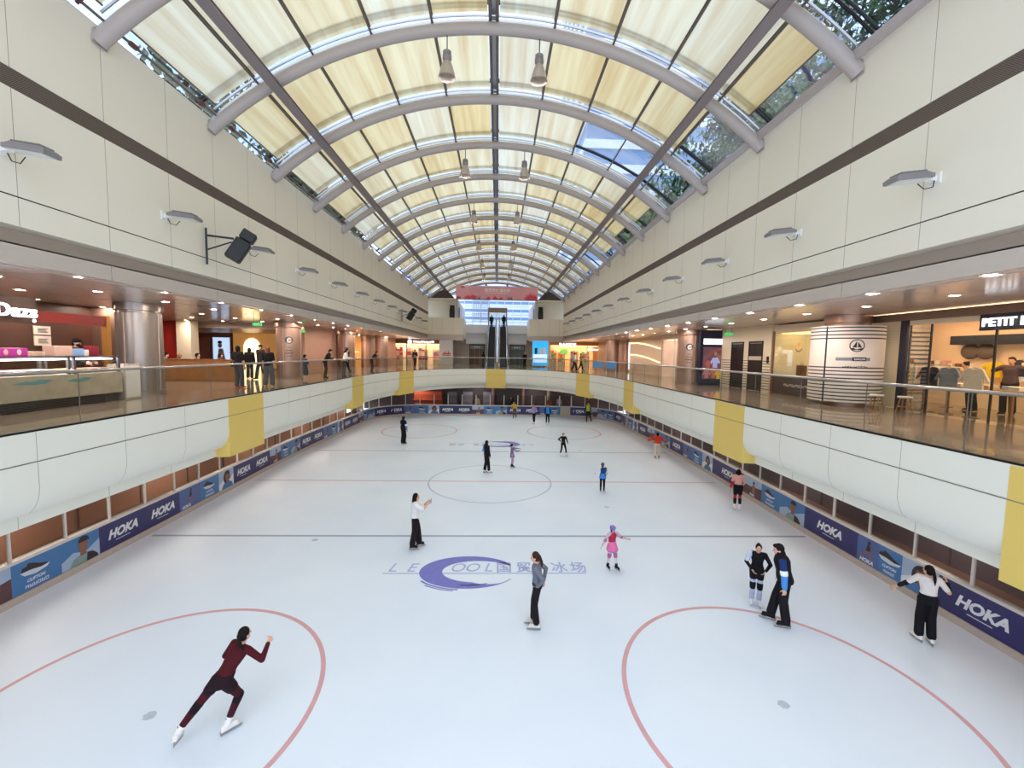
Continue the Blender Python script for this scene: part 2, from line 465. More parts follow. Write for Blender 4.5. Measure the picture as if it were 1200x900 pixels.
def boards(t0, t1, panels, label, posts_step=1.27):
    """one run of dasher boards along the rink edge between arc lengths t0 and t1"""
    p0 = RINK.at((t0+t1)/2)
    root = empty('rink_board', (0, 0, 0), 0, label, 'rink board', 'rink boards round the ice')
    t0 += .025; t1 -= .025
    ts = RINK.range(t0, t1, .5)
    def sweep(name, prof, m):
        n = len(prof); mb = MB(); vs = [RINK.at(t, d, z) for t in ts for d, z in prof]; fs = []
        for i in range(len(ts)-1):
            for k in range(n): fs.append((i*n+k, i*n+(k+1) % n, (i+1)*n+(k+1) % n, (i+1)*n+k))
        fs += [list(range(n)), [(len(ts)-1)*n+k for k in range(n)]]
        mb.add(vs, fs); return mb.build(name, m, root)
    sweep('backing', [(-.02, .0), (-.02, .94), (-.12, .94), (-.12, 0)], M_kick)
    sweep('kick_plate', [(.03, .0), (.03, .17), (-.02, .18), (-.02, 0)], M_kick)
    sweep('cap_rail', [(.03, .93), (.03, 1.0), (-.14, 1.0), (-.14, .93)], M_cap)
    # screens on top of the boards
    k = max(1, round((t1-t0)/posts_step)); ps = [t0+.05+(t1-t0-.1)*i/k for i in range(k+1)]
    for i, t in enumerate(ps):
        a = RINK.at(t, -.05, 1.0); b = RINK.at(t, -.05, 1.96)
        MB().bar(a, b, .05, .06, up=(1, 0, 0)).build('post', M_cap, root)
        if i < k:
            q = RINK.range(ps[i]+.03, ps[i+1]-.03, .45)
            mb = MB(); mb.sheet([[RINK.at(t_, -.05, z) for t_ in q] for z in (1.0, 1.94)])
            mb.build('glass_pane', M_pane, root, fixn=False)
    # printed panels
    for a, b, kind in panels:
        a = max(a, t0); b = min(b, t1)
        if b-a < .25: continue
        w = b-a; h = Z1-Z0
        m = {'logo': M_adnavy, 'shoe': M_adblue, 'man': M_adblue, 'woman': M_adsky, 'runner': M_adblue2, 'dusk': M_adwarm}[kind]
        q = RINK.range(a, b, .35)
        mb = MB(); mb.sheet([[RINK.at(t_, .004, z) for t_ in q] for z in (Z0, Z1)])
        pn = mb.build('advert_panel', m, root, fixn=False)
        def f(lay): return lambda u, v, d=0: RINK.at(a+u*h, .004+.002*lay, Z0+v*h)
        U = w/h
        def poly(name, pts, m, lay=1):
            mb = MB(); fn = f(lay); mb.add([fn(u, v) for u, v in pts], [list(range(len(pts)))]); mb.build(name, m, pn, fixn=False)
        def word(s, cu_, v, size, bold=.02, shear=.3, lay=2, m=M_adwhite, space=1.):
            mb = MB(); fn = f(lay); write(mb, s, lambda x, y, d: fn(cu_+x, v+y), size=size, bold=bold, shear=shear, space=space); mb.build('lettering', m, pn, fixn=False)
        if kind == 'logo':
            word('HOKA', U/2, .36, .46 if U > 1.6 else .4, .022)
            poly('tagline', [(U/2-.34, .22), (U/2+.3, .22), (U/2+.31, .245), (U/2-.33, .245)], M_adwhite)
            # wing that breaks through the O
            poly('logo_wing', [(U/2-.27, .52), (U/2-.06, .58), (U/2+.0, .50), (U/2-.05, .535)], M_adnavy, 3)
        elif kind == 'shoe':
            c = U*.45
            poly('shoe_sole', [(c-.42, .62), (c-.3, .5), (c+.02, .44), (c+.36, .5), (c+.46, .6), (c+.2, .57), (c-.1, .62)], M_adshoe)
            poly('shoe_upper', [(c-.4, .64), (c-.1, .62), (c+.2, .57), (c+.44, .61), (c+.16, .7), (c-.02, .8), (c-.18, .86), (c-.24, .78), (c-.36, .76)], M_addark, 2)
            word('CLIFTON', U*.46, .27, .13, .004)
            mb = MB(); fn = f(2); scrawl(mb, lambda x, y, d: fn(U*.24+x, .08+y, 0) if d == 0 else RINK.at(a+(U*.24+x)*h, .0095, Z0+(.08+y)*h), 6, U*.48, .13, 11); mb.build('lettering', M_adwhite, pn)
        elif kind in ('man', 'woman'):
            c = U*.55
            if kind == 'woman':
                poly('picture_hair', circ((c-.02, .56), .3, 20, ry=.38), M_addark)
            poly('picture_cloud', [(0, 0), (0, .3), (U*.3, .5), (U*.6, .35), (U, .62), (U, 0)], M_adsky if kind == 'man' else M_adwhite)
            poly('picture_body', [(c-.5, 0), (c-.36, .24), (c-.1, .34), (c+.16, .34), (c+.42, .22), (c+.52, 0)], M_adgreen if kind == 'man' else M_adblue, 2)
            poly('picture_neck', [(c-.12, .28), (c+.1, .28), (c+.1, .5), (c-.1, .5)], M_adskin, 3)
            poly('picture_head', circ((c, .63), .17, 20, ry=.25), M_adskin, 4)
            poly('picture_hair', circ((c+.03, .78), .19, 14, -10, 190, ry=.17), M_addark, 5)
            if kind == 'man': poly('picture_jacket', [(c+.1, 0), (c+.14, .3), (c+.34, .27), (c+.52, .1), (c+.54, 0)], M_addark, 4)
        elif kind == 'runner':
            c = U*.5
            poly('picture_head', circ((c+.04, .82), .07, 12), M_addark)
            poly('picture_body', [(c-.1, .48), (c+.06, .46), (c+.14, .72), (c-.02, .76)], M_addark)
            poly('picture_leg', [(c-.08, .5), (c+.06, .5), (c+.2, .34), (c+.1, .14), (c+.05, .15), (c+.1, .33), (c-.06, .42)], M_adskin, 2)
            poly('picture_leg', [(c-.1, .5), (c+.0, .48), (c-.16, .3), (c-.36, .34), (c-.37, .29), (c-.14, .23)], M_adskin, 2)
            poly('picture_arm', [(c+.06, .7), (c+.2, .58), (c+.3, .66), (c+.28, .69), (c+.2, .63), (c+.1, .74)], M_adskin, 2)
            word('HOKA', .42, .05, .2, .01)
        else:
            poly('picture_sky', [(0, .55), (U*.4, .5), (U, .62), (U, 1), (0, 1)], M_adsky)
            poly('picture_body', [(U*.5, .2), (U*.66, .2), (U*.66, .62), (U*.5, .66)], M_adskin, 2)
            poly('picture_head', circ((U*.58, .76), .09, 12), M_addark, 2)
            word('HOKA', U*.5, .04, .16, .008)
    return root
def seq(t, order, n):
    o = []; wd = {'logo': 1.52, 'shoe': 1.1, 'man': 1.05, 'woman': 1.0, 'runner': 1.08, 'dusk': 1.08}
    for i in range(n):
        k = order[i % len(order)]; o.append((t, t+wd[k], k)); t += wd[k]
    return o
TL = lambda y: y-2.0                      # arc length along the left side is y-2 (nearly)
def find(x, y):
    best = min(range(len(RINK.p)), key=lambda i: (RINK.p[i]-V((x, y, 0))).length); return RINK.l[best]
order1 = ['logo', 'logo', 'runner', 'shoe', 'woman', 'logo', 'logo', 'dusk', 'shoe', 'man']
tA = find(-11, 9.4)
pan = [(tA-1.1, tA, 'dusk'), (tA, tA+1.1, 'shoe'), (tA+1.1, tA+2.13, 'man')] + seq(tA+2.13, order1, 40)
tg1, tg2 = find(1.7, 39), find(4.95, 39)
tR = find(X0+10.6, 33)
boards(0, find(-10.6, 34.5), pan, 'long rink board run on the left of the ice under the left balcony')
boards(find(-10.6, 34.5), tg1-.5, pan, 'rink board run round the far left corner up to the open gate')
boards(tg1+.5, tg2-.45, pan, 'short rink board run between the two gates at the far end')
# right side listed from the near end
RT = lambda y: RL-(y-2.0)-.08
rl = [(5.3, 7.3, 'logo'), (7.3, 9.05, 'logo'), (9.05, 9.95, 'woman'), (9.95, 10.6, 'shoe'), (10.6, 11.3, 'runner'), (11.3, 13.45, 'logo'), (13.45, 14.75, 'man'), (14.75, 15.9, 'shoe'),
      (15.9, 17.2, 'dusk'), (17.2, 20.0, 'logo'), (20.0, 21.1, 'woman'), (21.1, 22.3, 'shoe'), (22.3, 23.4, 'runner'), (23.4, 25.2, 'logo'), (25.2, 26.4, 'man'),
      (26.4, 27.6, 'shoe'), (27.6, 28.8, 'dusk'), (28.8, 30.6, 'logo'), (30.6, 31.7, 'woman'), (31.7, 32.9, 'shoe'), (32.9, 34, 'runner')]
panR = [(RT(b), RT(a), k) for a, b, k in rl]
panF = seq(tg2+.45, ['logo', 'dusk', 'man', 'shoe', 'logo', 'runner'], 9)
boards(tg2+.45, tR, [p for p in panF if p[1] < tR+.6], 'rink board run round the far right corner beside the gate')
boards(tR, RL, panR, 'long rink board run on the right of the ice under the right balcony')

# ================================================================== balcony front
def sweepw(prof, t0, t1, step=.5, closed=False, d0=0.):
    mb = MB(); ts = WELL.range(t0, t1, step); n = len(prof)
    vs = [WELL.at(t, d+d0, z) for t in ts for d, z in prof]; fs = []
    for i in range(len(ts)-1):
        for k in range(n if closed else n-1): fs.append((i*n+k, i*n+(k+1) % n, (i+1)*n+(k+1) % n, (i+1)*n+k))
    if closed: fs += [list(range(n))[::-1], [(len(ts)-1)*n+k for k in range(n)]]
    mb.add(vs, fs); return mb
prof = [(-.25, ZP), (0, ZP), (0, 3.80), (-.012, 3.795), (-.012, 3.775), (0, 3.77), (0, 3.3), (-.012, 3.17), (-.05, 3.03), (-.12, 2.9), (-.22, 2.8), (-.36, 2.75), (-.42, 2.75), (-.42, 2.5), (-.6, 2.5)]
fas = sweepw(prof, 0, WL, .4).build('trim_1', M_fascia, smooth=True); struct(fas)
mb = MB()
for sgn in (-.004,):
    ts = WELL.range(0, WL, .5)
    mb.sheet([[WELL.at(t, .003, z) for t in ts] for z in (3.776, 3.794)])
mb.build('panel_joint', M_groove, fas, fixn=False)
YELW = []
def wfind(x, y): return WELL.l[min(range(len(WELL.p)), key=lambda i: (WELL.p[i]-V((x, y, 0))).length)]
YEL = [(5.3, 7.2), (16.3, 18.25), (27.5, 29.45), (35.6, 37.85), (46.25, 48.15), (56.7, 58.9), (65.4, 67.25), (76.4, 78.2), (85.15, 87.1)]
for a, b in YEL:
    pr_ = [(-.25, ZP-.01), (.006, ZP-.01), (.006, 3.795), (-.004, 3.79), (-.004, 3.778), (.006, 3.772), (.006, 2.5), (-.6, 2.48), (-.6, 2.8)]
    struct(sweepw(pr_, a, b, .35, closed=True).build('trim_panel', M_yellow, fas))
seam = []
edges = [-.3] + [t for y in YEL for t in y] + [WL]
for i in range(0, len(edges), 2):
    a, b = edges[i], edges[i+1]
    n = max(1, round((b-a)/1.95))
    seam += [a+(b-a)*k/n for k in range(1, n)]
mb = MB()
for t in seam:
    q = [(d+.002, z) for d, z in prof[1:14]]
    mb.sheet([[WELL.at(t+e, d, z) for d, z in q] for e in (-.004, .004)])
mb.build('panel_joint', M_groove, fas, fixn=False)

# ================================================================== promenade slab
def rayout(t, zz, R=(-24, -3, 24, 64)):
    p = WELL.at(t); c = V((X0, 25, 0))
    if p.y <= 25: return V((R[0] if p.x < X0 else R[2], p.y, zz))
    d = p-c; k = 1e9
    if d.x < -1e-6: k = min(k, (R[0]-c.x)/d.x)
    if d.x > 1e-6: k = min(k, (R[2]-c.x)/d.x)
    if d.y > 1e-6: k = min(k, (R[3]-c.y)/d.y)
    q = c+d*k; q.z = zz; return q
ts = WELL.range(0, WL, .5)
mb = MB(); mb.sheet([[WELL.at(t, -.02, ZP) for t in ts], [rayout(t, ZP) for t in ts]])
struct(mb.build('floor', M_floor, fixn=False))
M_under = pm('under_slab', '#6b564c', .6)
mb = MB(); mb.sheet([[WELL.at(t, -.5, 2.52) for t in ts], [rayout(t, 2.52) for t in ts]])
struct(mb.build('ceiling', M_under, fixn=False))

# ================================================================== balustrade
bal = empty('glass_balustrade', (0, 0, 0), 0, 'frameless glass balustrade with steel handrail round the balcony edge', 'balustrade')
n = round(WL/1.95)
for i in range(n):
    a, b = WL*i/n+.012, WL*(i+1)/n-.012
    q = WELL.range(a, b, .5)
    mb = MB()
    mb.sheet([[WELL.at(t, -.1, z) for t in q] for z in (ZP+.02, ZP+1.03)])
    mb.build('glass_pane', M_glass, bal, fixn=False)
    mb = MB().bar(WELL.at(a-.012, -.1, ZP+.02), WELL.at(a-.012, -.1, ZP+1.03), .012, .014, up=(1, 0, 0))
    if i: mb.build('glass_joint', M_bar, bal)
sweepw([(-.06, ZP+.0), (-.06, ZP+.03), (-.14, ZP+.03), (-.14, ZP+.0)], 0, WL, .5, True).build('base_channel', M_darkmetal, bal)
pr_ = [(-.1+.048*math.cos(a), ZP+1.06+.032*math.sin(a)) for a in [2*PI*k/12 for k in range(12)]]
sweepw(pr_, 0, WL, .35, True).build('handrail', M_steel, bal, smooth=True)

# ================================================================== side walls of the upper well
MODS = [7.81-1.7215*3+1.7215*k for k in range(27)]
for sgn, side in ((-1, 'left'), (1, 'right')):
    xi = X0+sgn*HW; xo = xi+sgn*.5
    mb = MB()
    def bx(x0, x1, y0, y1, z0, z1): mb.box((min(x0, x1), y0, z0), (max(x0, x1), y1, z1))
    for z0, z1 in ((ZWB, 8.44), (8.465, 10.26), (10.6, ZWT)): bx(xi, xo, -3, YW, z0, z1)
    bx(xi+sgn*.03, xo, -3, YW, 8.44, 8.465); bx(xi+sgn*.03, xo, -3, YW, 10.26, 10.6)
    w = struct(mb.build('wall_'+side, M_wall))
    mb = MB(); bx(xi+sgn*.028, xi+sgn*.02, -3, YW, 8.44, 8.465); mb.build('recess_joint', M_black, w)  # black strip set into the wall joint
    mb = MB(); bx(xi+sgn*.028, xi+sgn*.006, -3, YW, 10.265, 10.595)
    mb.build('vent_strip', M_strip, w)
    mb = MB()
    for y in MODS:
        for z0, z1 in ((ZWB, 8.44), (8.465, 10.26), (10.6, ZWT)): bx(xi-sgn*.0015, xi+sgn*.01, y-.004, y+.004, z0, z1)
    mb.build('panel_joint', M_groove, w)
    # soffit under the wall, recess and lip of the promenade ceiling
    mb = MB(); bx(xi+sgn*.02, xi+sgn*.36, -3, YW, ZWB+.002, ZWB+.03)
    struct(mb.build('trim_2' if sgn < 0 else 'trim_3', M_copper))
    mb = MB(); bx(xi+sgn*.34, xi+sgn*.4, -3, YW, 7.3, ZWB)
    bx(xi, xi+sgn*.12, -3, YW, ZC-.01, 7.645); bx(xi, xi+sgn*.4, -3, YW, 7.62, 7.645)
    lip = struct(mb.build('trim_4' if sgn < 0 else 'trim_5', M_ceil2))
    mb = MB()
    for y in MODS[::2]: bx(xi-sgn*.002, xi+sgn*.01, y-.006, y+.006, ZC-.01, 7.645)
    mb.build('panel_joint', M_groove, lip)
    mb = MB(); bx(xi+sgn*.1, X0+sgn*24, -3, 64, ZC, ZC+.03)
    c = struct(mb.build('ceiling', M_ceil))
    mb = MB()
    for k in range(1, 6): bx(X0+sgn*(HW+1.95*k), X0+sgn*(HW+1.95*k+.012), -3, 60, ZC-.002, ZC+.01)
    for k in range(0, 26): bx(xi+sgn*.2, X0+sgn*23, 2.1+2.25*k, 2.1+2.25*k+.012, ZC-.002, ZC+.01)
    mb.build('panel_joint', pm('ceiling_joint', '#8f7c72', .4), c)

# ================================================================== roof
ZA = 3.05; RA = 12.19
def arc(th, r, y): return V((X0+r*math.sin(th), y, ZA+r*math.cos(th)))
RIBY = [9.5+3.43*k for k in range(-2, 15)]
TH = rad(41.55); BAY = rad(8.2); THB = rad(31.2)
def nth(k): return 'nearest' if k == 0 else ordn(k+1)
for i, y in enumerate(RIBY):
    full = y < YW+.5
    th = TH if full else THB+rad(1.5)
    root = empty('roof_arch', (0, 0, 0))
    vis = i-2
    lb = ('white tubular roof arch directly above the viewer' if vis < -1 else
          'white tubular roof arch, %s from the camera' % ordn(max(vis+1, 0)+1))
    if vis == -1: lb = 'white tubular roof arch, first from the camera at the frame top'
    tag(root, lb, 'roof arch', 'tubular arches of the glass roof')
    n = 48
    MB().tube([arc(-th+2*th*k/n, RA, y) for k in range(n+1)], .16, 14).build('arch_tube', M_rib, root, smooth=True)
    for dy in (-.1, .1):
        MB().tube([arc(-th*.985+2*th*.985*k/n, 12.46, y+dy), ] if False else [arc(-th*.95+1.9*th*k/n, 12.47, y+dy) for k in range(n+1)], .03, 6).build('glazing_rail', M_alu, root, smooth=True)
    if full:
        for sgn in (-1, 1):
            p = arc(sgn*TH, RA, y)
            x = X0+sgn*(HW-.02)
            mb = MB(); mb.prism([(-.17, -.1), (.17, -.1), (.12, .22), (-.12, .22)], lambda u, v, d: (x-sgn*d, y+u, p.z+v), 0, .02)
            mb.bar((x, y, p.z+.2), (x-sgn*.3, y, p.z+.42), .05, .16); mb.build('end_plate', M_rib, root)
# long beams under the arches
for sgn, side in ((-1, 'left'), (1, 'right')):
    th = sgn*rad(30.8)
    b = MB(); u = V((math.sin(th), 0, math.cos(th))); t = V((math.cos(th), 0, -math.sin(th))); y0, y1 = RIBY[0]-1, RIBY[-1]
    c = arc(th, 11.84, (y0+y1)/2)
    b.obox(c, t*.05, V((0, (y1-y0)/2, 0)), u*.16); b.obox(c-u*.16, t*.12, V((0, (y1-y0)/2, 0)), u*.02); b.obox(c+u*.16, t*.12, V((0, (y1-y0)/2, 0)), u*.02)
    tag(b.build('roof_beam', M_beam), 'long grey steel roof beam running under the arches on the %s' % side, 'beam', 'long roof beams')
# long glazing bars
for k in range(-4, 5):
    mb = MB(); m = M_bar
    ths = [rad(8.2)*k] if k else [-.0085, .0085]
    y1 = RIBY[-1] if abs(k) < 4 else YW
    for th in ths: mb.tube([arc(th, 12.4, RIBY[0]-1), arc(th, 12.4, y1)], .035 if k else .045, 6)
    if k == 0: mb.mat(1); mb.bar(arc(0, 12.5, RIBY[0]-1), arc(0, 12.5, y1), .16, .04)
    nm = 'double dark glazing bar running along the ridge of the roof' if k == 0 else 'thin dark roof glazing bar, %s %s of the ridge' % (ordn(abs(k)), 'left' if k < 0 else 'right')
    tag(mb.build('glazing_bar', [m, M_alu] if k == 0 else [m]), nm, 'glazing bar', 'long glazing bars of the roof')
# glass above
mb = MB(); gm = MB()
y0, y1 = RIBY[0]-1, RIBY[-1]
nn = 40
for (a, b, ya, yb) in ((-rad(40.6), rad(40.6), y0, YW), (-THB, THB, YW, y1)):
    mb.sheet([[arc(a+(b-a)*k/nn, 12.62, yy) for k in range(nn+1)] for yy in (ya, yb)])
struct(mb.build('window_1', M_roofglass, smooth=True, fixn=False))
# sash frames that cross the panes half way between arches
for i in range(len(RIBY)-1):
    y = RIBY[i]+2.95; th = rad(40.4) if y < YW else THB
    mb = MB()
    for dy, r in ((0, 12.6), (.14, 12.62)):
        mb.tube([arc(-th+2*th*k/24, r, y+dy) for k in range(25)], .035, 6)
    o = mb.build('window_frame', M_darkmetal, None); o.parent = bpy.data.objects['window_1']
# edge members along the top of each wall
for sgn, side in ((-1, 'left'), (1, 'right')):
    x = X0+sgn*(HW-.02)
    if sgn > 0:
        o = MB().bar((x-.16, RIBY[0]-1, 12.46), (x-.16, YW, 12.46), .1, .22).build('edge_beam', M_rib)
        tag(o, 'white box beam along the roof edge above the right wall', 'beam')
    else:
        root = empty('shade_motor_tube', (0, 0, 0), 0, 'thin dark shade tube along the roof edge above the left wall', 'tube')
        MB().tube([(x+.22, RIBY[0]-1, 12.5), (x+.22, YW, 12.5)], .03, 8).build('tube', M_bar, root, smooth=True)
        for y in RIBY[:-3]:
            for dy in (.45, 2.6):
                MB().tube([(x+.22, y+dy, 12.5), (x+.22, y+dy+.06, 12.5), (x+.22, y+dy+.2, 12.5), (x+.22, y+dy+.26, 12.5)], [.03, .06, .06, .03], 10).build('joint', pm('rust_joint', '#6a4038', .6), root, smooth=True)
# fabric blinds
OPEN = {(4, 3), (4, 4), (9, 4), (1, 5), (3, 5), (4, 5), (8, 5)}      # (bay, panel) on the right that stand open
HALF = {(6, 5): .55, (5, 5): .7, (2, 5): .72, (7, 5): .8}
for i in range(len(RIBY)-1):
    ya, yb = RIBY[i]+.1, RIBY[i+1]-.15
    for s in (-1, 1):
        for p in range(1, 6):
            if ya > YW-1 and p == 5: continue
            if s > 0 and (i, p) in OPEN: continue
            a, b = rad(8.2)*(p-1)+.003, rad(8.2)*p-.003
            if p == 1: a = .014
            if p == 5: b = rad(38.9)
            if s > 0 and p == 5: b = a+(rad(38.9)-a)*HALF.get((i, p), .93)
            if ya > YW-1 and p == 4: b = THB
            mb = MB(); q = [a+(b-a)*k/6 for k in range(7)]
            sag = lambda k: 12.5
            mb.sheet([[arc(s*t, 12.53-.02*math.sin(PI*j/5), ya+(yb-ya)*j/5) for t in q] for j in range(6)])
            o = mb.build('roof_blind', M_blind, smooth=True, fixn=False)
            v = i-1
            sd = 'left' if s < 0 else 'right'
            bay = ('bay nearest the camera' if i == 0 else '%s roof bay' % ordn(i+1))
            tag(o, 'cream fabric roof blind in %s, %s panel %s of the ridge' % (bay, ordn(p), sd), 'blind', 'fabric blinds under the glass roof')
            MB().tube([arc(s*b, 12.5, ya), arc(s*b, 12.5, yb)], .022, 6).build('hem_bar', M_bar, o)

# flat roof of the building over the promenades (what the trees outside stand on)
for sgn, nm in ((-1, 'roof_terrace_left'), (1, 'roof_terrace_right')):
    mb = MB(); xs = sorted((X0+sgn*(HW+.55), X0+sgn*26)); mb.box((xs[0], -3, 7.8), (xs[1], 64, 8.0)); struct(mb.build('floor', pm('terrace', '#6d7068', .8)))
# ================================================================== far wall and upper storey
Y1 = YW
XA, XB = -4.2, 3.75           # escalator void between these
ZU = 9.25                     # upper floor
mb = MB()
mb.box((X0-HW-.5, Y1, 7.98), (XA, Y1+.3, 9.98)); mb.box((XB, Y1, 7.98), (X0+HW+.5, Y1+.3, 9.98))
mb.box((X0-HW-.5, Y1+.3, 7.95), (XA, 62, ZU)); mb.box((XB, Y1+.3, 7.95), (X0+HW+.5, 62, ZU))
wf = struct(mb.build('wall_far', M_wall))
mb = MB()
for x in (-7.9, -6.7, -5.4): mb.box((x-.006, Y1-.002, 7.98), (x+.006, Y1+.01, 9.98)); mb.box((-x-.5-.006, Y1-.002, 7.98), (-x-.5+.006, Y1+.01, 9.98))
mb.build('panel_joint', M_groove, wf)
# set back upper wall carrying the speakers
mb = MB()
mb.box((X0-HW-.5, Y1+1.4, ZU), (-4.9, Y1+1.6, 12.1)); mb.box((4.5, Y1+1.4, ZU), (X0+HW+.5, Y1+1.6, 12.1))
struct(mb.build('wall_far_upper', M_wall)); mb = MB()
mb.box((X0-HW-.5, Y1+.0, 12.1), (-4.9, Y1+1.5, 12.25)); mb.box((4.5, Y1+.0, 12.1), (X0+HW+.5, Y1+1.5, 12.25))
struct(mb.build('trim_16', M_wall))
# lower soffit band over the far shops
mb = MB()
mb.box((X0-HW-.6, Y1-.02, 7.3), (XA, Y1+.5, 7.97)); mb.box((XB, Y1-.02, 7.3), (X0+HW+.6, Y1+.5, 7.97))
struct(mb.build('trim_6', M_ceil2))
mb = MB(); mb.box((X0-HW, Y1+.4, ZC), (XA, 57, ZC+.03)); mb.box((XB, Y1+.4, ZC), (X0+HW, 57, ZC+.03))
struct(mb.build('ceiling', M_ceil))
# gable triangles between last full arch and the wall head
M_grate = pm('gable_louvre', '#4a403c', .6, var=.2, scale=8)
for s in (-1, 1):
    mb = MB(); pts = [(X0+s*8.1, 12.2), (X0+s*4.9, 12.2)]
    pts += [(arc(s*rad(t), RA, 0).x, arc(s*rad(t), RA, 0).z) for t in (24, 28, 32, 36, 40)] if False else [(X0+s*6.1, 13.45), (X0+s*7.2, 12.85)]
    mb.prism(pts, lambda u, v, d: (u, Y1+.1+d, v), 0, .1)
    struct(mb.build('trim_7' if s < 0 else 'trim_8', M_grate))
# walls of the void above the escalators
M_void = pm('void_wall', '#d8dae0', .45, var=.02)
mb = MB()
for x, s in ((XA, -1), (XB, 1)):
    mb.box((min(x+s*.02, x+s*.25), Y1+.31, 7.55), (max(x+s*.02, x+s*.25), 56, 9.97))
    mb.box((min(x+s*.7, x+s*.95), Y1+1.2, ZU), (max(x+s*.7, x+s*.95), 62, 12.1))
mb.box((XA, 55.6, 8.4), (-1.42, 55.85, 9.5)); mb.box((1.2, 55.6, 8.4), (XB, 55.85, 9.5))
mb.box((XA, 55.8, 7.0), (-1.42, 56.1, 8.42)); mb.box((1.2, 55.8, 7.0), (XB, 56.1, 8.42))
struct(mb.build('wall_void', M_void))
mb = MB(); mb.box((XA-.6, 56, ZU-.25), (XB+.6, 63, ZU)); struct(mb.build('floor', M_floor))
M_darkpanel = pm('bronze_panel', '#7a6252', .6, var=.1)
for s, x in ((-1, XA-.71), (1, XB+.71)):
    mb = MB(); mb.box((min(x, x-s*.03), Y1+1.6, ZU+.1), (max(x, x-s*.03), Y1+3.2, 11.4)); struct(mb.build('trim_9' if s < 0 else 'trim_10', M_darkpanel))
# glazed end wall of the upper storey
M_mull = pm('white_mullion', '#dfe6f0', .4)
ew = MB(); ew.sheet([[(XA-.7, 62, z), (XB+.7, 62, z)] for z in (ZU, 15.3)])
wo = struct(ew.build('window_2', M_roofglass, fixn=False))
mb = MB()
for i in range(9):
    x = XA-.7+(XB-XA+1.4)*i/8; mb.box((x-.04, 61.9, ZU), (x+.04, 62.05, 15.2))
for z in (10.3, 11.4, 12.6, 13.8): mb.box((XA-.7, 61.92, z-.035), (XB+.7, 62.03, z+.035))
mb.build('window_frame', M_mull, wo)
# fretwork screens behind the glass on either side of the portal
M_fret = pm('fret_screen', '#9fb0cc', .5, var=.2, scale=9)
for i, (xa, xb) in enumerate(((-3.7, -1.3), (1.4, 3.4))):
    mb = MB(); zz = 10.6
    n = 9
    for k in range(n+1):
        x = xa+(xb-xa)*k/n; mb.box((x-.03, 61.5, 10.4), (x+.03, 61.55, 13.4))
    for k in range(12): mb.box((xa, 61.5, 10.4+.27*k-.03), (xb, 61.55, 10.4+.27*k+.03))
    if i == 0: tag(mb.build('screen', M_fret), 'pale blue lattice screen left of the escalator top', 'screen')
# portal at the head of the escalators
po = empty('portal', (0, 60, ZU), 0, 'dark framed glass door portal at the head of the escalators', 'doorway')
MB().box((-1.45, 0, 2.3), (1.25, .5, 2.95)).build('portal_head', M_darkpanel, po)
for x in (-1.45, 1.1): MB().box((x, 0, 0), (x+.15, .5, 2.3)).build('portal_jamb', M_darkpanel, po)
for k in range(3):
    x = -1.3+.8*k
    MB().box((x+.02, .22, .02), (x+.78, .24, 2.28)).build('glass_door', M_shopglass, po)
    MB().box((x-.015, .2, 0), (x+.02, .26, 2.3)).build('door_stile', M_mull, po)
# square outside beyond the end wall
M_pave = pm('plaza_paving', '#cfd3d8', .6)
struct(MB().box((-30, 63, ZU-.4), (30, 120, ZU-.1)).build('floor', M_pave))
M_tower = pm('office_glass', '#8fa6c8', .35, var=.15, scale=.3); M_band = pm('office_band', '#f0f2f4', .4)
def office(x0, x1, y0, y1, z0, z1, lab, step=3.6, name='office_building'):
    r = empty(name, ((x0+x1)/2, (y0+y1)/2, z0), 0, lab, 'building', 'office buildings outside')
    cx, cy_, w, d = (x0+x1)/2, (y0+y1)/2, (x1-x0)/2, (y1-y0)/2
    MB().box((-w, -d, 0), (w, d, z1-z0)).build('facade', M_tower, r)
    z = 1.
    k = 0
    while z < z1-z0 and k < 40:
        MB().box((-w-.3, -d-.3, z), (w+.3, d+.3, z+1.3)).build('floor_band', M_band, r); z += step; k += 1
office(13, 52, 66, 95, 0, 90, 'tall office tower with white floor bands seen through the open roof panel')
office(-45, 30, 110, 140, 0, 26, 'pale office block with white floor bands beyond the glazed end wall', 2.0)

# ================================================================== banner
M_banner = pm('banner_pink', '#e8a4b0', .6, var=.18, scale=.5); M_petal = pm('banner_petal', '#dc4a60', .6, var=.2, scale=3)
M_leaf = pm('banner_leaf', '#5b5a6e', .6); M_cream = pm('banner_cream', '#fff4ee', .6)
yb = 50.2
bn = empty('banner', (0, yb, 12.12), 0, 'wide pink banner with red flowers hung across the far end of the hall', 'banner')
MB().box((-5.0, 0, 0), (4.62, .03, 1.5)).build('cloth', M_banner, bn)
fb = lambda u, v, d=0: V((u, -.003-d, v))
mb = MB(); write(mb, '国贸商城溜冰场', lambda x, y, d: fb(-.15+x, .92+y), size=.42, bold=.004, space=1.05); mb.build('lettering', M_cream, bn, fixn=False)
mb = MB(); mb.prism([(-1.6, .72), (1.2, .72), (1.2, .76), (-1.6, .76)], fb, 0, .001); mb.build('lettering', M_cream, bn)
random.seed(3)
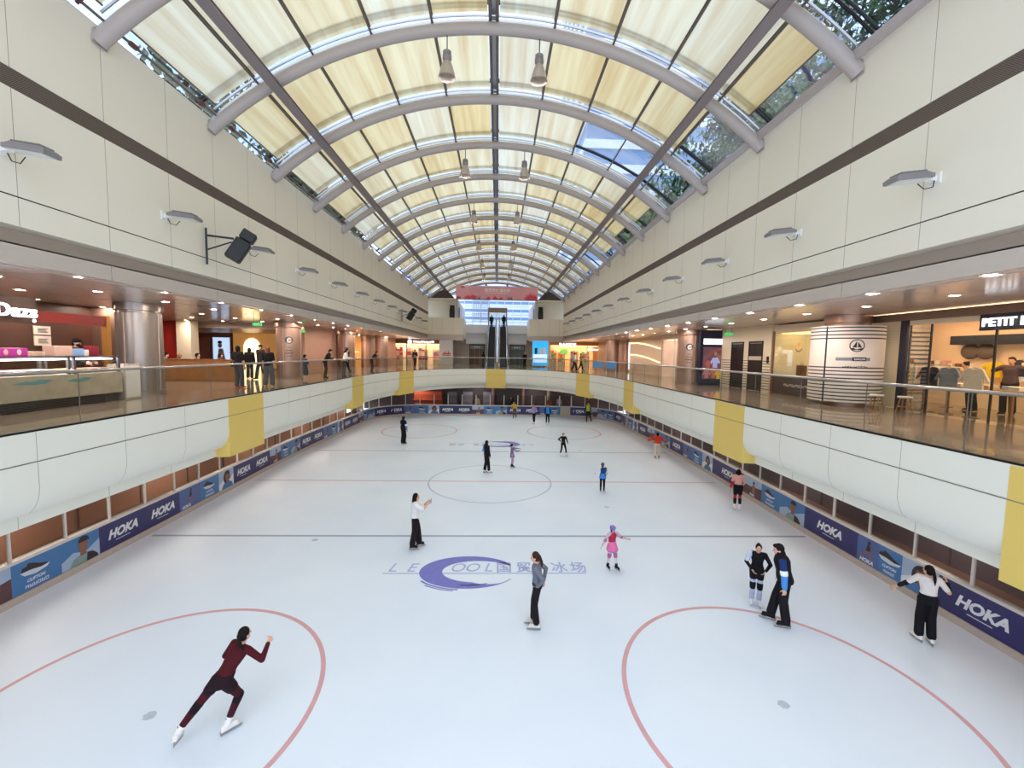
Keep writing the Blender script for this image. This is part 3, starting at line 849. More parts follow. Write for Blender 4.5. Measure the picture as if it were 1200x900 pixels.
for c, s, base in ((-4.7, .5, 0), (-3.6, .6, 0), (-3.0, .7, 0), (-1.2, .4, 0), (-.4, .5, 0), (.3, .35, 0), (3.7, .95, 0), (4.2, .8, 0), (-4.2, .35, 1.28)):
    mb = MB()
    for k in range(9):
        a = rad(20+140*k/8); l = s*(.7+.3*random.random()); w = .11*s
        d = (math.cos(a), math.sin(a)); nrm = (-d[1], d[0])
        pts = [(c, base), (c+d[0]*l*.5+nrm[0]*w, base+d[1]*l*.5+nrm[1]*w), (c+d[0]*l, min(1.48, base+d[1]*l)), (c+d[0]*l*.5-nrm[0]*w, base+d[1]*l*.5-nrm[1]*w)]
        pts = [(max(-4.98, min(4.6, p)), max(0.01, min(1.48, q))) for p, q in pts]
        mb.add([fb(p, q, .002+.0008*k) for p, q in pts], [(0, 1, 2, 3)])
    mb.build('flower_print', M_petal, bn, fixn=False)
for c in (-2.3, 1.2, 1.5):
    mb = MB()
    for k in range(6):
        a = rad(40+100*k/5); l = .45
        mb.add([fb(c-.03, 0.02, .012), fb(c+.03, 0.02, .012), fb(c+math.cos(a)*l, .02+math.sin(a)*l, .012)], [(0, 1, 2)])
    mb.build('leaf_print', M_leaf, bn, fixn=False)
for x in (-4.9, 4.52): MB().tube([(x, .015, 1.5), (x, .015, 2.1)], .012, 6).build('hanging_wire', M_bar, bn)
MB().box((-5.05, -.02, -.08), (4.67, .05, 0)).build('bottom_bar', M_bar, bn)

# ================================================================== escalators
M_step = pm('escalator_step', '#2e2422', .5, var=.1); M_esc = pm('escalator_steel', '#aab2c4', .3, .6, var=.05)
M_yel = pm('safety_yellow', '#d8a838', .5); M_escgl = glassmat('escalator_glass', '#c8d4e6', .6, .9)
SL = .577; YB0 = 46.9
def esc(x, w, lab):
    r = empty('escalator', (x, YB0, ZP), 0, lab, 'escalator', 'escalators to the upper floor')
    rise = ZU-ZP; run = rise/SL
    n = 30
    for k in range(n):
        y = run*k/n; z = rise*(k+1)/n
        MB().box((-w/2, y, z-.22), (w/2, y+run/n+.05, z)).build('step', M_step, r)
    prof_ = [(-.9, 0), (0, 0.0), (.2, .0), (run, rise-.05), (run+1.2, rise-.05), (run+1.2, rise-.5), (run, rise-.7), (.6, -.005), (-.9, -.005)]
    mb = MB(); mb.prism(prof_, lambda u, v, d: (d, u, v), -w/2-.12, w/2+.12); mb.build('truss', M_esc, r)
    for s in (-1, 1):
        xx = s*(w/2+.1)
        pts = [(-.8, .1), (0, .1), (.3, .22), (run, rise+.05), (run+1, rise+.1), (run+1, rise+.95), (run, rise+.95), (.3, 1.1), (0, .98), (-.8, .9)]
        mb = MB(); mb.add([(xx, u, v) for u, v in pts], [list(range(len(pts)))]); mb.build('balustrade_glass', M_escgl, r, fixn=False)
        h = [(-.85, .5), (-.95, .7), (-.8, .92), (0, 1.0), (.35, 1.12), (run, rise+.98), (run+1, rise+.98), (run+1.1, rise+.6)]
        MB().tube([(xx, u, v) for u, v in h], .045, 8).build('handrail', M_blackpl, r, smooth=True)
        pts = [(-.9, .0), (-.9, .16), (0, .16), (.3, .3), (run, rise+.14), (run+1.1, rise+.14), (run+1.1, rise), (run, rise-.1), (.2, .0)]
        mb = MB(); mb.prism(pts, lambda u, v, d: (xx+d, u, v), -.05, .05); mb.build('skirt', M_esc, r)
esc(-.76, .78, 'left escalator of the pair rising to the upper floor')
esc(.63, .78, 'right escalator of the pair rising to the upper floor')
mb = MB(); run = (ZU-ZP)/SL
pts = [(-.3, 0), (-.3, .5), (.2, .75), (run, ZU-ZP+.62), (run+1, ZU-ZP+.62), (run+1, ZU-ZP), (.9, 0)]
mb.prism(pts, lambda u, v, d: (-.065+d, YB0+u, ZP+v), -.13, .13)
cp = tag(mb.build('centre_panel', M_esc), 'polished steel panel between the two escalators', 'panel')
MB().box((-.065-.14, YB0-.55, ZP), (-.065+.14, YB0-.3, ZP+.55)).build('newel', M_yel, cp)

# ================================================================== lobby behind and beside the escalators
mb = MB(); mb.box((-6.2, 56.2, ZP), (6.2, 56.5, 8.0)); mb.box((-6.2, 52, ZP), (-6.0, 56.2, ZC)); mb.box((6.0, 52, ZP), (6.2, 56.2, ZC)); struct(mb.build('wall_lobby', pm('lobby_wall', '#cfc6bc', .5)))
def liftdoor(x, lab, m, sign):
    r = empty('lift_door', (x, 56.18, ZP), 0, lab, 'door')
    MB().box((-1.0, -.1, 0), (-.9, .02, 2.6)).build('jamb', M_darkmetal, r); MB().box((.9, -.1, 0), (1.0, .02, 2.6)).build('jamb', M_darkmetal, r)
    MB().box((-1.0, -.1, 2.5), (1.0, .02, 2.62)).build('head', M_darkmetal, r)
    for k in range(3): MB().box((-.9+.6*k+.01, -.05, 0), (-.9+.6*k+.59, -.02, 2.0)).build('door_leaf', m, r)
    MB().box((-.9, -.06, 2.03), (.9, -.02, 2.48)).build('sign_panel', pm('door_sign', '#8f9a9c', .4), r)
    mb = MB()
    for k in range(3): mb.box((-.42+.3*k, -.066, 2.16), (-.22+.3*k, -.06, 2.38))
    mb.build('sign_symbol', M_white, r)
liftdoor(-2.75, 'brown doors under the slab left of the escalators', pm('door_brown', '#7a5a40', .4, var=.15), 'B1 F1')
liftdoor(2.6, 'grey green glass doors under the slab right of the escalators', pm('door_grey', '#5c6a68', .35, var=.15), '电 梯 B')
# ================================================================== downlights
M_ring = pm('lamp_ring', '#d8cfc8', .35)
def downproto():
    r = empty('downlight', (0, 0, 0))
    MB().lathe([(.085, -.004), (.125, -.012), (.13, 0), (.085, 0)], n=20).build('trim_ring', M_ring, r, smooth=True)
    MB().lathe([(0, -.004), (.088, -.004)], n=20).build('lens', M_lamp, r, fixn=True)
    return r
dproto = downproto(); first = True
def putdown(x, y, z, lab, g):
    global first
    o = dproto if first else copy_tree(dproto)
    first = False
    o.location = (x, y, z-.001); tag(o, lab, 'downlight', g)
COLS = [(-11.95, 5.8), (-11.95, 14.57), (-11.4, 23.4), (-11.4, 32.2), (-11.4, 41), (11.7, 5.1), (11.7, 13.9), (11.3, 23.3), (11.3, 32), (11.3, 41)]
rows = 0
for j, xl in enumerate((-8.72, -10.45, -12.4, -14.4, -16.3)):
    kk = 0
    for k in range(2, 20):
        y = 4.75+2.25*k if j else 4.65+2.25*k
        if j >= 3 and y > 26: continue
        if any(math.hypot(xl-a, y-b) < .95 for a, b in COLS): continue
        kk += 1
        putdown(xl, y, ZC, 'downlight in left promenade ceiling, %s row from the edge, %s along from the camera' % (ordn(j+1), ordn(kk)), 'downlights in the left promenade ceiling')
for j, xl in enumerate((8.12, 10.0)):
    kk = 0
    for k in range(1, 20):
        y = 4.6+2.22*k
        kk += 1
        putdown(xl, y, ZC, 'downlight in right promenade ceiling, %s row from the edge, %s along from the camera' % (ordn(j+1), ordn(kk)), 'downlights in the right promenade ceiling')

# ================================================================== floodlights on the side walls
M_flood = pm('flood_grey', '#8d888a', .45, .3); M_lens = pm('flood_lens', '#dfe3e6', .2)
def floodproto():
    """built against a wall at x = 0, leaning out over +x"""
    r = empty('floodlight', (0, 0, 0))
    MB().bev((0, -.11, -.1), (.03, .11, .1), .008).build('wall_plate', M_white, r)
    mb = MB(); mb.bar((.02, 0, 0), (.2, 0, .03), .1, .09); mb.build('arm', M_white, r)
    h = MB(); d = V((.92, 0, -.12)).normalized(); u = V((.12, 0, .92)).normalized(); c = V((.5, 0, -.02))
    h.obox(c, d*.34, V((0, .15, 0)), u*.035)
    h.prism([(-.34, .035), (.34, .035), (.28, .075), (-.22, .085)], lambda a, b, e: c+d*a+u*b+V((0, e, 0)), -.13, .13)
    ho = h.build('housing', M_flood, r)
    f = MB()
    for k in range(11): f.obox(c+d*(-.22+.045*k)+u*.09, d*.006, V((0, .12, 0)), u*.022)
    f.build('cooling_fin', M_flood, ho)
    MB().obox(c-u*.038, d*.29, V((0, .12, 0)), u*.006).build('lens', M_lens, r)
    MB().tube([(.06, .04, -.04), (.1, .06, -.16), (.25, .05, -.2), (.36, .03, -.1)], .009, 6).build('cable', M_blackpl, r, smooth=True)
    return r
fp = floodproto(); used = False
for s, side in ((-1, 'left'), (1, 'right')):
    for k in range(0, 12):
        y = 7.6+3.46*k
        o = copy_tree(fp) if used else fp
        used = True
        o.location = (X0+s*HW, y, 9.15); o.rotation_euler = (0, 0, 0 if s < 0 else PI)
        tag(o, 'grey floodlight on the %s side wall, %s from the camera' % (side, ordn(k+1)), 'floodlight', 'floodlights along the side walls')

# ================================================================== loudspeakers
def speaker(loc, rz, tilt, lab, s=1., bracket=True):
    r = empty('loudspeaker', loc, rz, lab, 'loudspeaker', 'black loudspeakers round the hall')
    R = Matrix.Rotation(tilt, 4, 'X')
    def tf(o): o.matrix_local = R
    b = MB().bev((-.19*s, -.2*s, -.34*s), (.19*s, .2*s, .3*s), .03).bev((-.17*s, -.17*s, .34*s), (.17*s, .2*s, .62*s), .03)
    tf(b.build('cabinet', M_blackpl, r))
    g = MB().bev((-.16*s, .2*s, -.31*s), (.16*s, .215*s, .26*s), .01); tf(g.build('grille', pm('speaker_grille', '#2b2b2d', .7, var=.3, scale=80), r))
    h = MB().prism([(-.13*s, .36*s), (.13*s, .36*s), (.13*s, .58*s), (-.13*s, .58*s)], lambda u, v, d: V((u, .2*s+d, v)), 0, .02); tf(h.build('horn', M_darkmetal, r))
    if bracket:
        mb = MB(); mb.bar((0, -.75, .3), (0, -.1, .3), .05, .05); mb.bar((0, -.75, -.5), (0, -.75, .5), .05, .05); mb.bar((0, -.75, -.1), (0, -.15, .2), .035, .035)
        mb.build('wall_bracket', M_darkmetal, r)
    return r
speaker((X0-HW+.78, 12.75, 8.75), -PI/2+.5, rad(-30), 'large black loudspeaker pair bracketed to the left wall near the camera', 1.0)
speaker((X0-HW+.78, 37.0, 8.95), -PI/2+.5, rad(-30), 'black loudspeaker pair bracketed to the left wall near the far end', 1.1)
speaker((X0-5.35, Y1+.8, 10.55), PI, rad(8), 'black loudspeaker standing on the ledge left of the escalators', 1.5, False)
speaker((X0+5.4, Y1+.8, 10.55), PI, rad(8), 'black loudspeaker standing on the ledge right of the escalators', 1.5, False)

# ================================================================== pendant lamps
M_shade = pm('lamp_shade', '#b8aca4', .3, .35); M_core = pm('lamp_core', '#efe8dc', .5, emit=1.2, ecol='#fff2dc')
def pendproto():
    r = empty('pendant_lamp', (0, 0, 0))
    MB().tube([(0, 0, 0), (0, 0, .42)], .016, 6).build('cable', M_blackpl, r)
    MB().lathe([(.0, 0), (.09, 0), (.12, -.02), (.12, -.1), (.1, -.12), (.13, -.14), (.13, -.24), (.11, -.27), (.0, -.27)], n=20).build('ballast_housing', M_flood, r, smooth=True)
    MB().lathe([(.1, -.27), (.14, -.36), (.19, -.5), (.24, -.68), (.255, -.74), (.245, -.74), (.18, -.5), (.12, -.34), (.0, -.3)], n=28).build('shade', M_shade, r, smooth=True)
    MB().lathe([(0, -.34), (.07, -.36), (.08, -.46), (.0, -.52)], n=14).build('bulb', M_core, r, smooth=True)
    return r
pp = pendproto(); used = False; k = 0
for i in range(3, len(RIBY), 2):
    y = RIBY[i]; k += 1
    for s, side in ((-1, 'left'), (1, 'right')):
        o = copy_tree(pp) if used else pp
        used = True
        th = s*rad(6.4); p = arc(th, RA-.19, y); o.location = (p.x, y, p.z-.4)
        tag(o, 'bell shaped pendant lamp %s of the ridge on the %s lamp row from the camera' % (side, ordn(k)), 'pendant lamp', 'pendant lamps under the roof')

# ================================================================== lamps that light the hall
def area(name, loc, size, power, col=(1, 1, 1), rot=(0, 0, 0), sy=None, spread=None):
    l = bpy.data.lights.new(name, 'AREA'); l.energy = power; l.color = col; l.size = size
    if sy: l.shape = 'RECTANGLE'; l.size_y = sy
    if spread: l.spread = spread
    o = bpy.data.objects.new(name, l); C.objects.link(o); o.location = loc; o.rotation_euler = rot; return o
def spot(name, loc, power, ang=120, col=(1, 1, 1), rot=(0, 0, 0), r=.1, blend=.6):
    l = bpy.data.lights.new(name, 'SPOT'); l.energy = power; l.color = col; l.spot_size = rad(ang); l.spot_blend = blend; l.shadow_soft_size = r
    o = bpy.data.objects.new(name, l); C.objects.link(o); o.location = loc; o.rotation_euler = rot; return o
for i in range(3, len(RIBY), 2):
    for s in (-1, 1):
        p = arc(s*rad(6.4), RA-.19, RIBY[i]); spot('pendant_light', (p.x, RIBY[i], p.z-1.0), PEND, 100, (1, .97, .93), r=.2)
# ================================================================== people
M_skin = pm('skin', '#d9a58a', .5, var=.04, scale=20); M_skin2 = pm('skin_tan', '#c08a70', .5, var=.04, scale=20)
M_hairb = pm('hair_black', '#171110', .75, var=.3, scale=60, spec=.2); M_hairbr = pm('hair_brown', '#3a2018', .7, var=.3, scale=60, spec=.2); M_hairred = pm('hair_auburn', '#7a3a22', .45, var=.3, scale=60)
M_eye = pm('eye_dark', '#15100e', .3); M_lip = pm('lip', '#a85a54', .5)
_cm = {}
def cloth(h, rough=.8):
    if h not in _cm: _cm[h] = pm('cloth_'+h.strip('#'), h, rough, var=.14, scale=14, spec=.2, bump=.15)
    return _cm[h]
def cap(mb, p, r0, q, r1, n=12):
    p, q = V(p), V(q); d = q-p
    if d.length < 1e-5: q = p+V((0, 0, 1e-3)); d = q-p
    d.normalize(); k = 4
    pts = []; rs = []
    for i in range(1, k+1):
        a = PI/2*i/k; pts.append(p-d*r0*math.cos(a)); rs.append(r0*math.sin(a))
    for i in range(0, k):
        a = PI/2*i/k; pts.append(q+d*r1*math.sin(a)); rs.append(r1*math.cos(a))
    mb.tube(pts, rs, n)
def loft(mb, rings, n=20):
    vs = []; fs = []
    for c, a, b in rings:
        for k in range(n): t = 2*PI*k/n; vs.append(V(c)+V(a)*math.cos(t)+V(b)*math.sin(t))
    m = len(rings)
    for i in range(m-1):
        for k in range(n): fs.append((i*n+k, i*n+(k+1) % n, (i+1)*n+(k+1) % n, (i+1)*n+k))
    fs.append(list(range(n))[::-1]); fs.append([(m-1)*n+k for k in range(n)])
    mb.add(vs, fs)
def fuse(mb, name, mat, parent, vox, sm=4):
    """melt overlapping solids into one continuous smooth skin"""
    me = bpy.data.meshes.new('tmp'); me.from_pydata(mb.v, [], mb.f)
    bm = bmesh.new(); bm.from_mesh(me); bmesh.ops.recalc_face_normals(bm, faces=bm.faces); bm.to_mesh(me); bm.free()
    ob = bpy.data.objects.new('tmp', me); C.objects.link(ob)
    r = ob.modifiers.new('r', 'REMESH'); r.mode = 'VOXEL'; r.voxel_size = vox
    s = ob.modifiers.new('s', 'SMOOTH'); s.iterations = sm; s.factor = .5
    dg = bpy.context.evaluated_depsgraph_get()
    nm = bpy.data.meshes.new_from_object(ob.evaluated_get(dg)); bpy.data.objects.remove(ob); bpy.data.meshes.remove(me)
    nm.name = name; nm.materials.clear(); nm.materials.append(mat)
    nm.polygons.foreach_set('use_smooth', [True]*len(nm.polygons))
    o = bpy.data.objects.new(name, nm); C.objects.link(o); o.parent = parent
    return o
def ik(a, c, l1, l2, pole):
    a, c, pole = V(a), V(c), V(pole); d = c-a; L_ = min(d.length, (l1+l2)*.999); d.normalize(); c = a+d*L_
    x = (l1*l1-l2*l2+L_*L_)/(2*L_); h = math.sqrt(max(0, l1*l1-x*x)); p = pole-d*pole.dot(d)
    if p.length < 1e-4: p = V((0, 1, 0))-d*d.y
    p.normalize(); return a+d*x+p*h, c
SIT = dict(pel=(0, 0, .5), chest=(0, .02, .86), head=(0, .06, 1.17), lf=(-.1, .42, .085), rf=(.1, .42, .085), lk=(0, .3, 1), rk=(0, .3, 1),
           lh=(-.16, .34, .72), rh=(.16, .34, .72), lp=(-.6, -.4, -.5), rp=(.6, -.4, -.5))
def person(loc, rz, h, pose, outfit, label, skates=False, vox=.011, skin=None, name='person', face=True, group=None, curl=.35, cat='person'):
    P = dict(pel=(0, 0, .958), chest=(0, 0, 1.285), head=(0, .025, 1.595), sh=0, hipyaw=0, hy=0, hp=0, hr=0,
             lh=(-.25, .06, .84), rh=(.25, .06, .84), lp=(-.4, -1, 0), rp=(.4, -1, 0),
             lf=(-.1, -.02, .085), rf=(.1, -.02, .085), lk=(0, 1, 0), rk=(0, 1, 0), lft=8, rft=-8, lfp=0, rfp=0, bulk=1.)
    P.update(pose); sk = skin or M_skin
    k = h/1.70; up = .078 if skates else 0
    root = empty(name, loc, rz, label, cat, group)
    T = lambda p: V(p)*k+V((0, 0, up))
    pel, che, hd = T(P['pel']), T(P['chest']), T(P['head']); bu = P['bulk']
    def yawv(a): return V((math.cos(rad(a)), math.sin(rad(a)), 0))
    sx, hx = yawv(P['sh']), yawv(P['hipyaw'])
    sp = (che-pel).normalized()
    sx = (sx-sp*sx.dot(sp)*.6).normalized(); sf = sp.cross(sx).normalized(); hf = V((0, 0, 1)).cross(hx)
    # head frame
    hq = Matrix.Rotation(rad(P['hy']), 3, 'Z') @ Matrix.Rotation(rad(P['hp']), 3, 'X') @ Matrix.Rotation(rad(P['hr']), 3, 'Y')
    HR, HF, HU = hq @ V((1, 0, 0)), hq @ V((0, 1, 0)), hq @ V((0, 0, 1))
    HP = lambda r, f, u: hd+(HR*r+HF*f+HU*u)*k
    neck = che+sp*.175*k+sf*-.012*k
    shl, shr = che+sp*.125*k-sx*.175*k*bu, che+sp*.125*k+sx*.175*k*bu
    hpl, hpr = pel-hx*.088*k-V((0, 0, .03*k)), pel+hx*.088*k-V((0, 0, .03*k))
    ell, wl = ik(shl, T(P['lh']), .285*k, .25*k, P['lp']); elr, wr = ik(shr, T(P['rh']), .285*k, .25*k, P['rp'])
    knl, al = ik(hpl, T(P['lf']), .425*k, .425*k, P['lk']); knr, ar = ik(hpr, T(P['rf']), .425*k, .425*k, P['rk'])
    limb = {'la': (shl, ell, wl, .054*k, .041*k, .028*k), 'ra': (shr, elr, wr, .054*k, .041*k, .028*k),
            'll': (hpl, knl, al, .088*k, .057*k, .041*k), 'rl': (hpr, knr, ar, .088*k, .057*k, .041*k)}
    def lp_(n, f):
        a, b, c, r0, r1, r2 = limb[n]
        return (a.lerp(b, f*2), r0+(r1-r0)*f*2) if f <= .5 else (b.lerp(c, f*2-1), r1+(r2-r1)*(f*2-1))
    def limbseg(mb, n, f0, f1, e, flare=None):
        fs = [f0]+([.25] if f0 < .25 < f1 else [])+([.5] if f0 < .5 < f1 else [])+([.66] if f0 < .66 < f1 else [])+[f1]
        for a, b in zip(fs, fs[1:]):
            p, r = lp_(n, a); q, s = lp_(n, b)
            if n[1] == 'l':
                if abs(a-.66) < .01: r = .056*k
                if abs(b-.66) < .01: s = .056*k
            if flare is not None: r, s = max(r, flare*k), max(s, flare*k)
            cap(mb, p, r+e*k, q, s+e*k)
    def torso(e, lo=0., hi=1.):
        R = []
        z = lambda t: pel.lerp(neck, t)
        prof_ = [(-.2, .1, .08, hx, hf), (-.12, .145, .1, hx, hf), (0, .162, .112, hx, hf), (.2, .145, .1, hx, hf), (.36, .128, .09, hx.lerp(sx, .5), hf.lerp(sf, .5)),
                 (.58, .148, .1, sx, sf), (.78, .168, .104, sx, sf), (.9, .15, .085, sx, sf), (.98, .085, .062, sx, sf), (1.03, .058, .055, sx, sf)]
        for t, a, b, u, w in prof_:
            if t < lo-.001 or t > hi+.001: continue
            R.append((z(t), u.normalized()*(a*bu+e)*k, w.normalized()*(b*bu+e)*k))
        return R
    v_ = vox
    # ---- body: one continuous surface
    mb = MB(); loft(mb, torso(0)); cap(mb, neck-sp*.03*k, .054*k, hd-HU*.06*k-HF*.01*k, .05*k)
    mb.ell(HP(0, -.008, .012), (.074*k, .092*k, .112*k), 18, 12, R=hq); mb.ell(HP(0, .02, -.05), (.055*k, .064*k, .062*k), 14, 8, R=hq)
    cap(mb, HP(0, .084, .006), .008*k, HP(0, .1, -.022), .0135*k, 8)
    for s in (-1, 1): mb.ell(HP(s*.074, -.012, -.008), (.011*k, .02*k, .03*k), 8, 6, R=hq)
    for n in limb: limbseg(mb, n, 0, 1, 0)
    for n, sh_ in (('la', shl), ('ra', shr)): cap(mb, che+sp*.11*k, .06*k, sh_, .055*k)
    for n, s in (('la', -1), ('ra', 1)):
        a, b, c = limb[n][:3]; d = (c-b).normalized()
        nrm = P.get('palm'+n[0]) or (-sx*s*.9+sf*.25)
        nrm = V(nrm); nrm = (nrm-d*nrm.dot(d)).normalized(); w = d.cross(nrm).normalized(); cu = P.get('curl'+n[0], curl)
        for j, (o_, ln) in enumerate(((-.03, .92), (-.0105, 1.), (.0095, .95), (.029, .74))):
            kp = c+(d*.088+w*o_*1.02)*k; cap(mb, c+(d*.012+w*o_*.6)*k, .0155*k, kp, .013*k, 8)
            fan = w*o_*4.2
            d1 = (d*math.cos(cu*1.1)+nrm*math.sin(cu*1.1)+fan*.9).normalized(); d2 = (d*math.cos(cu*2.4)+nrm*math.sin(cu*2.4)+fan*.6).normalized()
            m_ = kp+d1*.043*ln*k; cap(mb, kp, .0098*k, m_, .0088*k, 8); cap(mb, m_, .0088*k, m_+d2*.038*ln*k, .0072*k, 8)
        # thumb leaves the side of the palm that faces forward
        sd = -1 if w.dot(sf+V((0, 0, .3))) < 0 else 1
        t0 = c+(d*.03+w*sd*.026)*k; t1 = t0+(d*.55+w*sd*.75+nrm*.35).normalized()*.042*k
        cap(mb, t0, .0135*k, t1, .0108*k, 8); cap(mb, t1, .0108*k, t1+(d*.8+w*sd*.3+nrm*.4).normalized()*.034*k, .0085*k, 8)
    feet = {}
    for n, an, yw, pt in (('ll', al, P['lft'], P['lfp']), ('rl', ar, P['rft'], P['rfp'])):
        F = V((math.sin(-rad(yw))*math.cos(rad(pt)), math.cos(rad(yw))*math.cos(rad(pt)), math.sin(rad(pt)))); U = (V((0, 0, 1))-F*F.z).normalized()
        feet[n] = (an, F, U); cap(mb, an-(F*.035+U*.05)*k, .033*k, an+(F*.13-U*.058)*k, .028*k)
    fuse(mb, 'body', sk, root, v_)
    if face:
        for s in (-1, 1):
            MB().ell(HP(s*.031, .077, .014), (.0125*k, .007*k, .0075*k), 10, 6, R=hq).build('eye', M_eye, root, smooth=True)
        MB().ell(HP(0, .081, -.062), (.022*k, .006*k, .006*k), 10, 6, R=hq).build('mouth', M_lip, root, smooth=True)
    # ---- what they wear
    for it in outfit:
        kind, m = it[0], it[1]; q = it[2] if len(it) > 2 else {}
        m = cloth(m) if isinstance(m, str) else m
        e = q.get('e', .014)
        if kind == 'top':
            mb = MB(); loft(mb, torso(e, q.get('lo', -.12), q.get('hi', .98)))
            sl = q.get('sleeve', 1.)
            if sl > 0:
                for n, sh_ in (('la', shl), ('ra', shr)):
                    cap(mb, che+sp*.1*k, (.07+e)*k, sh_, (.055+e)*k); limbseg(mb, n, 0, sl*.97, e)
            else:
                for sh_ in (shl, shr): cap(mb, che+sp*.1*k, (.06+e)*k, che.lerp(sh_, .75)+sp*.03*k, (.045+e)*k)
            if q.get('collar'): cap(mb, neck-sp*.02*k, (.06+e)*k, neck+sp*.05*k, (.056+e)*k)
            fuse(mb, q.get('name', 'top'), m, root, v_*1.15, 5)
        elif kind == 'bottom':
            mb = MB(); loft(mb, torso(e, -.2, q.get('hi', .2)))
            for n in ('ll', 'rl'):
                cap(mb, pel-V((0, 0, .02*k)), (.1+e)*k, limb[n][0], (.09+e)*k); limbseg(mb, n, 0, q.get('len', .97), e, q.get('flare'))
            fuse(mb, q.get('name', 'trousers'), m, root, v_*1.15, 4)
        elif kind == 'skirt':
            mid = (knl+knr)/2; c0 = pel+V((0, 0, .12*k)); c1 = pel.lerp(mid, q.get('len', .7)); fl = q.get('flare', .25)
            R_ = []
            for t in (0, .3, .6, .85, 1.): 
                r = (.14+(fl-.14)*t**.8)*k; R_.append((c0.lerp(c1, t), hx*r, hf*r*.85))
            mb = MB(); loft(mb, R_, 26); fuse(mb, q.get('name', 'skirt'), m, root, v_*1.1, 2)
        elif kind == 'band':
            for n in q['limb'].split():
                mb = MB(); limbseg(mb, n, q['f0'], q['f1'], e, q.get('flare')); fuse(mb, q['name'], m, root, v_*.9, 3)
        elif kind == 'hair':
            st = q.get('style', 'short'); mb = MB()
            mb.ell(HP(0, -.026, .03), (.085*k, .094*k, .106*k), 18, 12, R=hq)
            if st in ('short', 'bob', 'long', 'pony'): mb.ell(HP(0, -.04, -.02), (.082*k, .07*k, .08*k), 16, 10, R=hq)
            if st == 'short': mb.ell(HP(0, .03, .088), (.07*k, .06*k, .035*k), 14, 8, R=hq)
            if st == 'bob':
                for s in (-1, 1): cap(mb, HP(s*.07, -.01, .02), .03*k, HP(s*.072, -.01, -.1), .026*k)
                cap(mb, HP(0, -.06, -.02), .06*k, HP(0, -.06, -.1), .05*k)
            if st == 'long':
                for s in (-1, 1): cap(mb, HP(s*.066, -.02, .02), .032*k, HP(s*.07, .0, -.2), .028*k)
                cap(mb, HP(0, -.055, 0), .07*k, HP(0, -.085, -.3), .05*k); cap(mb, HP(0, -.085, -.28), .05*k, HP(0, -.09, -.36), .03*k)
            if st == 'pony':
                b_ = HP(0, -.115, .02); sw = V(q.get('swing', (0, -.05, -.2)))*k
                cap(mb, HP(0, -.09, .02), .035*k, b_, .03*k); cap(mb, b_, .028*k, b_+sw*.55+V((0, -.02*k, 0)), .034*k); cap(mb, b_+sw*.55+V((0, -.02*k, 0)), .034*k, b_+sw*1.1, .012*k)
            if st == 'bun': mb.ell(HP(0, -.11, .07), (.045*k, .045*k, .045*k), 12, 8)
            fuse(mb, 'hair', m, root, v_, 3)
        elif kind == 'helmet':
            mb = MB(); mb.ell(HP(0, -.012, .045), (.108*k, .13*k, .105*k), 20, 12, R=hq); hm = fuse(mb, 'helmet', m, root, v_, 2)
            sm_ = cloth(q.get('stripe', '#d880b0'))
            for s in (-.05, .0, .05):
                mb = MB(); mb.tube([HP(s*(1+.3*math.cos(a)), -.012+.133*math.cos(a), .045+.11*math.sin(a)*(1-abs(s)*2)) for a in [PI*j/12 for j in range(13)]], .009*k, 6)
                mb.build('vent_ridge', sm_, hm, smooth=True)
            for s in (-1, 1): MB().tube([HP(s*.085, .01, -.0), HP(s*.06, .04, -.1), HP(0, .05, -.125)], .006*k, 6).build('chin_strap', M_blackpl, hm)
        elif kind == 'cap':
            mb = MB(); mb.ell(HP(0, -.018, .055), (.092*k, .105*k, .075*k), 18, 10, R=hq); hm = fuse(mb, 'cap', m, root, v_, 2)
            MB().prism([(-.07, .06), (.07, .06), (.055, .15), (0, .17), (-.055, .15)], lambda u, v, d: HP(u, v, .045+d), 0, .008).build('cap_peak', m, hm)
        elif kind == 'mask':
            mb = MB(); mb.ell(HP(0, .04, -.045), (.062*k, .06*k, .05*k), 14, 8, R=hq); fuse(mb, 'face_mask', m, root, v_*.9, 2)
        elif kind == 'skates':
            for n in ('ll', 'rl'):
                an, F, U = feet[n]; mb = MB()
                shin = (limb[n][1]-an).normalized()
                cap(mb, an-U*.03*k, .052*k, an+shin*.1*k, .054*k); cap(mb, an-(F*.045+U*.045)*k, .045*k, an+(F*.13-U*.052)*k, .037*k)
                mb.obox(an+F*.045*k-U*.09*k, F*.135*k, F.cross(U)*.035*k, U*.008*k)
                bt = fuse(mb, 'boot', m, root, v_*.9, 2)
                b = MB(); c_ = an+F*.045*k-U*.095*k; sd_ = F.cross(U)
                pts = [(-.15, 0), (-.15, -.02), (-.14, -.072), (.15, -.072), (.18, -.05), (.17, -.03), (.12, -.035), (.1, 0), (.06, 0), (.03, -.04), (-.05, -.04), (-.07, 0)]
                dz = min((c_+F*u*k+U*v*k).z for u, v in pts)
                b.prism(pts, lambda u, v, d: c_+F*u*k+U*v*k*(up/.078 if up else 1)/k*k+sd_*d, -.0035, .0035)
                b.build('blade', M_steel, bt)
        elif kind == 'shoes':
            for n in ('ll', 'rl'):
                an, F, U = feet[n]; mb = MB()
                cap(mb, an-(F*.04+U*.04)*k, .044*k, an+(F*.135-U*.05)*k, .036*k); mb.obox(an+F*.045*k-U*.074*k, F*.14*k, F.cross(U)*.04*k, U*.011*k)
                fuse(mb, 'shoe', m, root, v_, 2)
        elif kind == 'bag':
            mb = MB(); a_ = pel+hx*q.get('side', .2)*k; mb.bev(a_+V((-.05, -.13, -.1))*k, a_+V((.05, .13, .12))*k, .03); mb.build('bag', m, root, smooth=True)
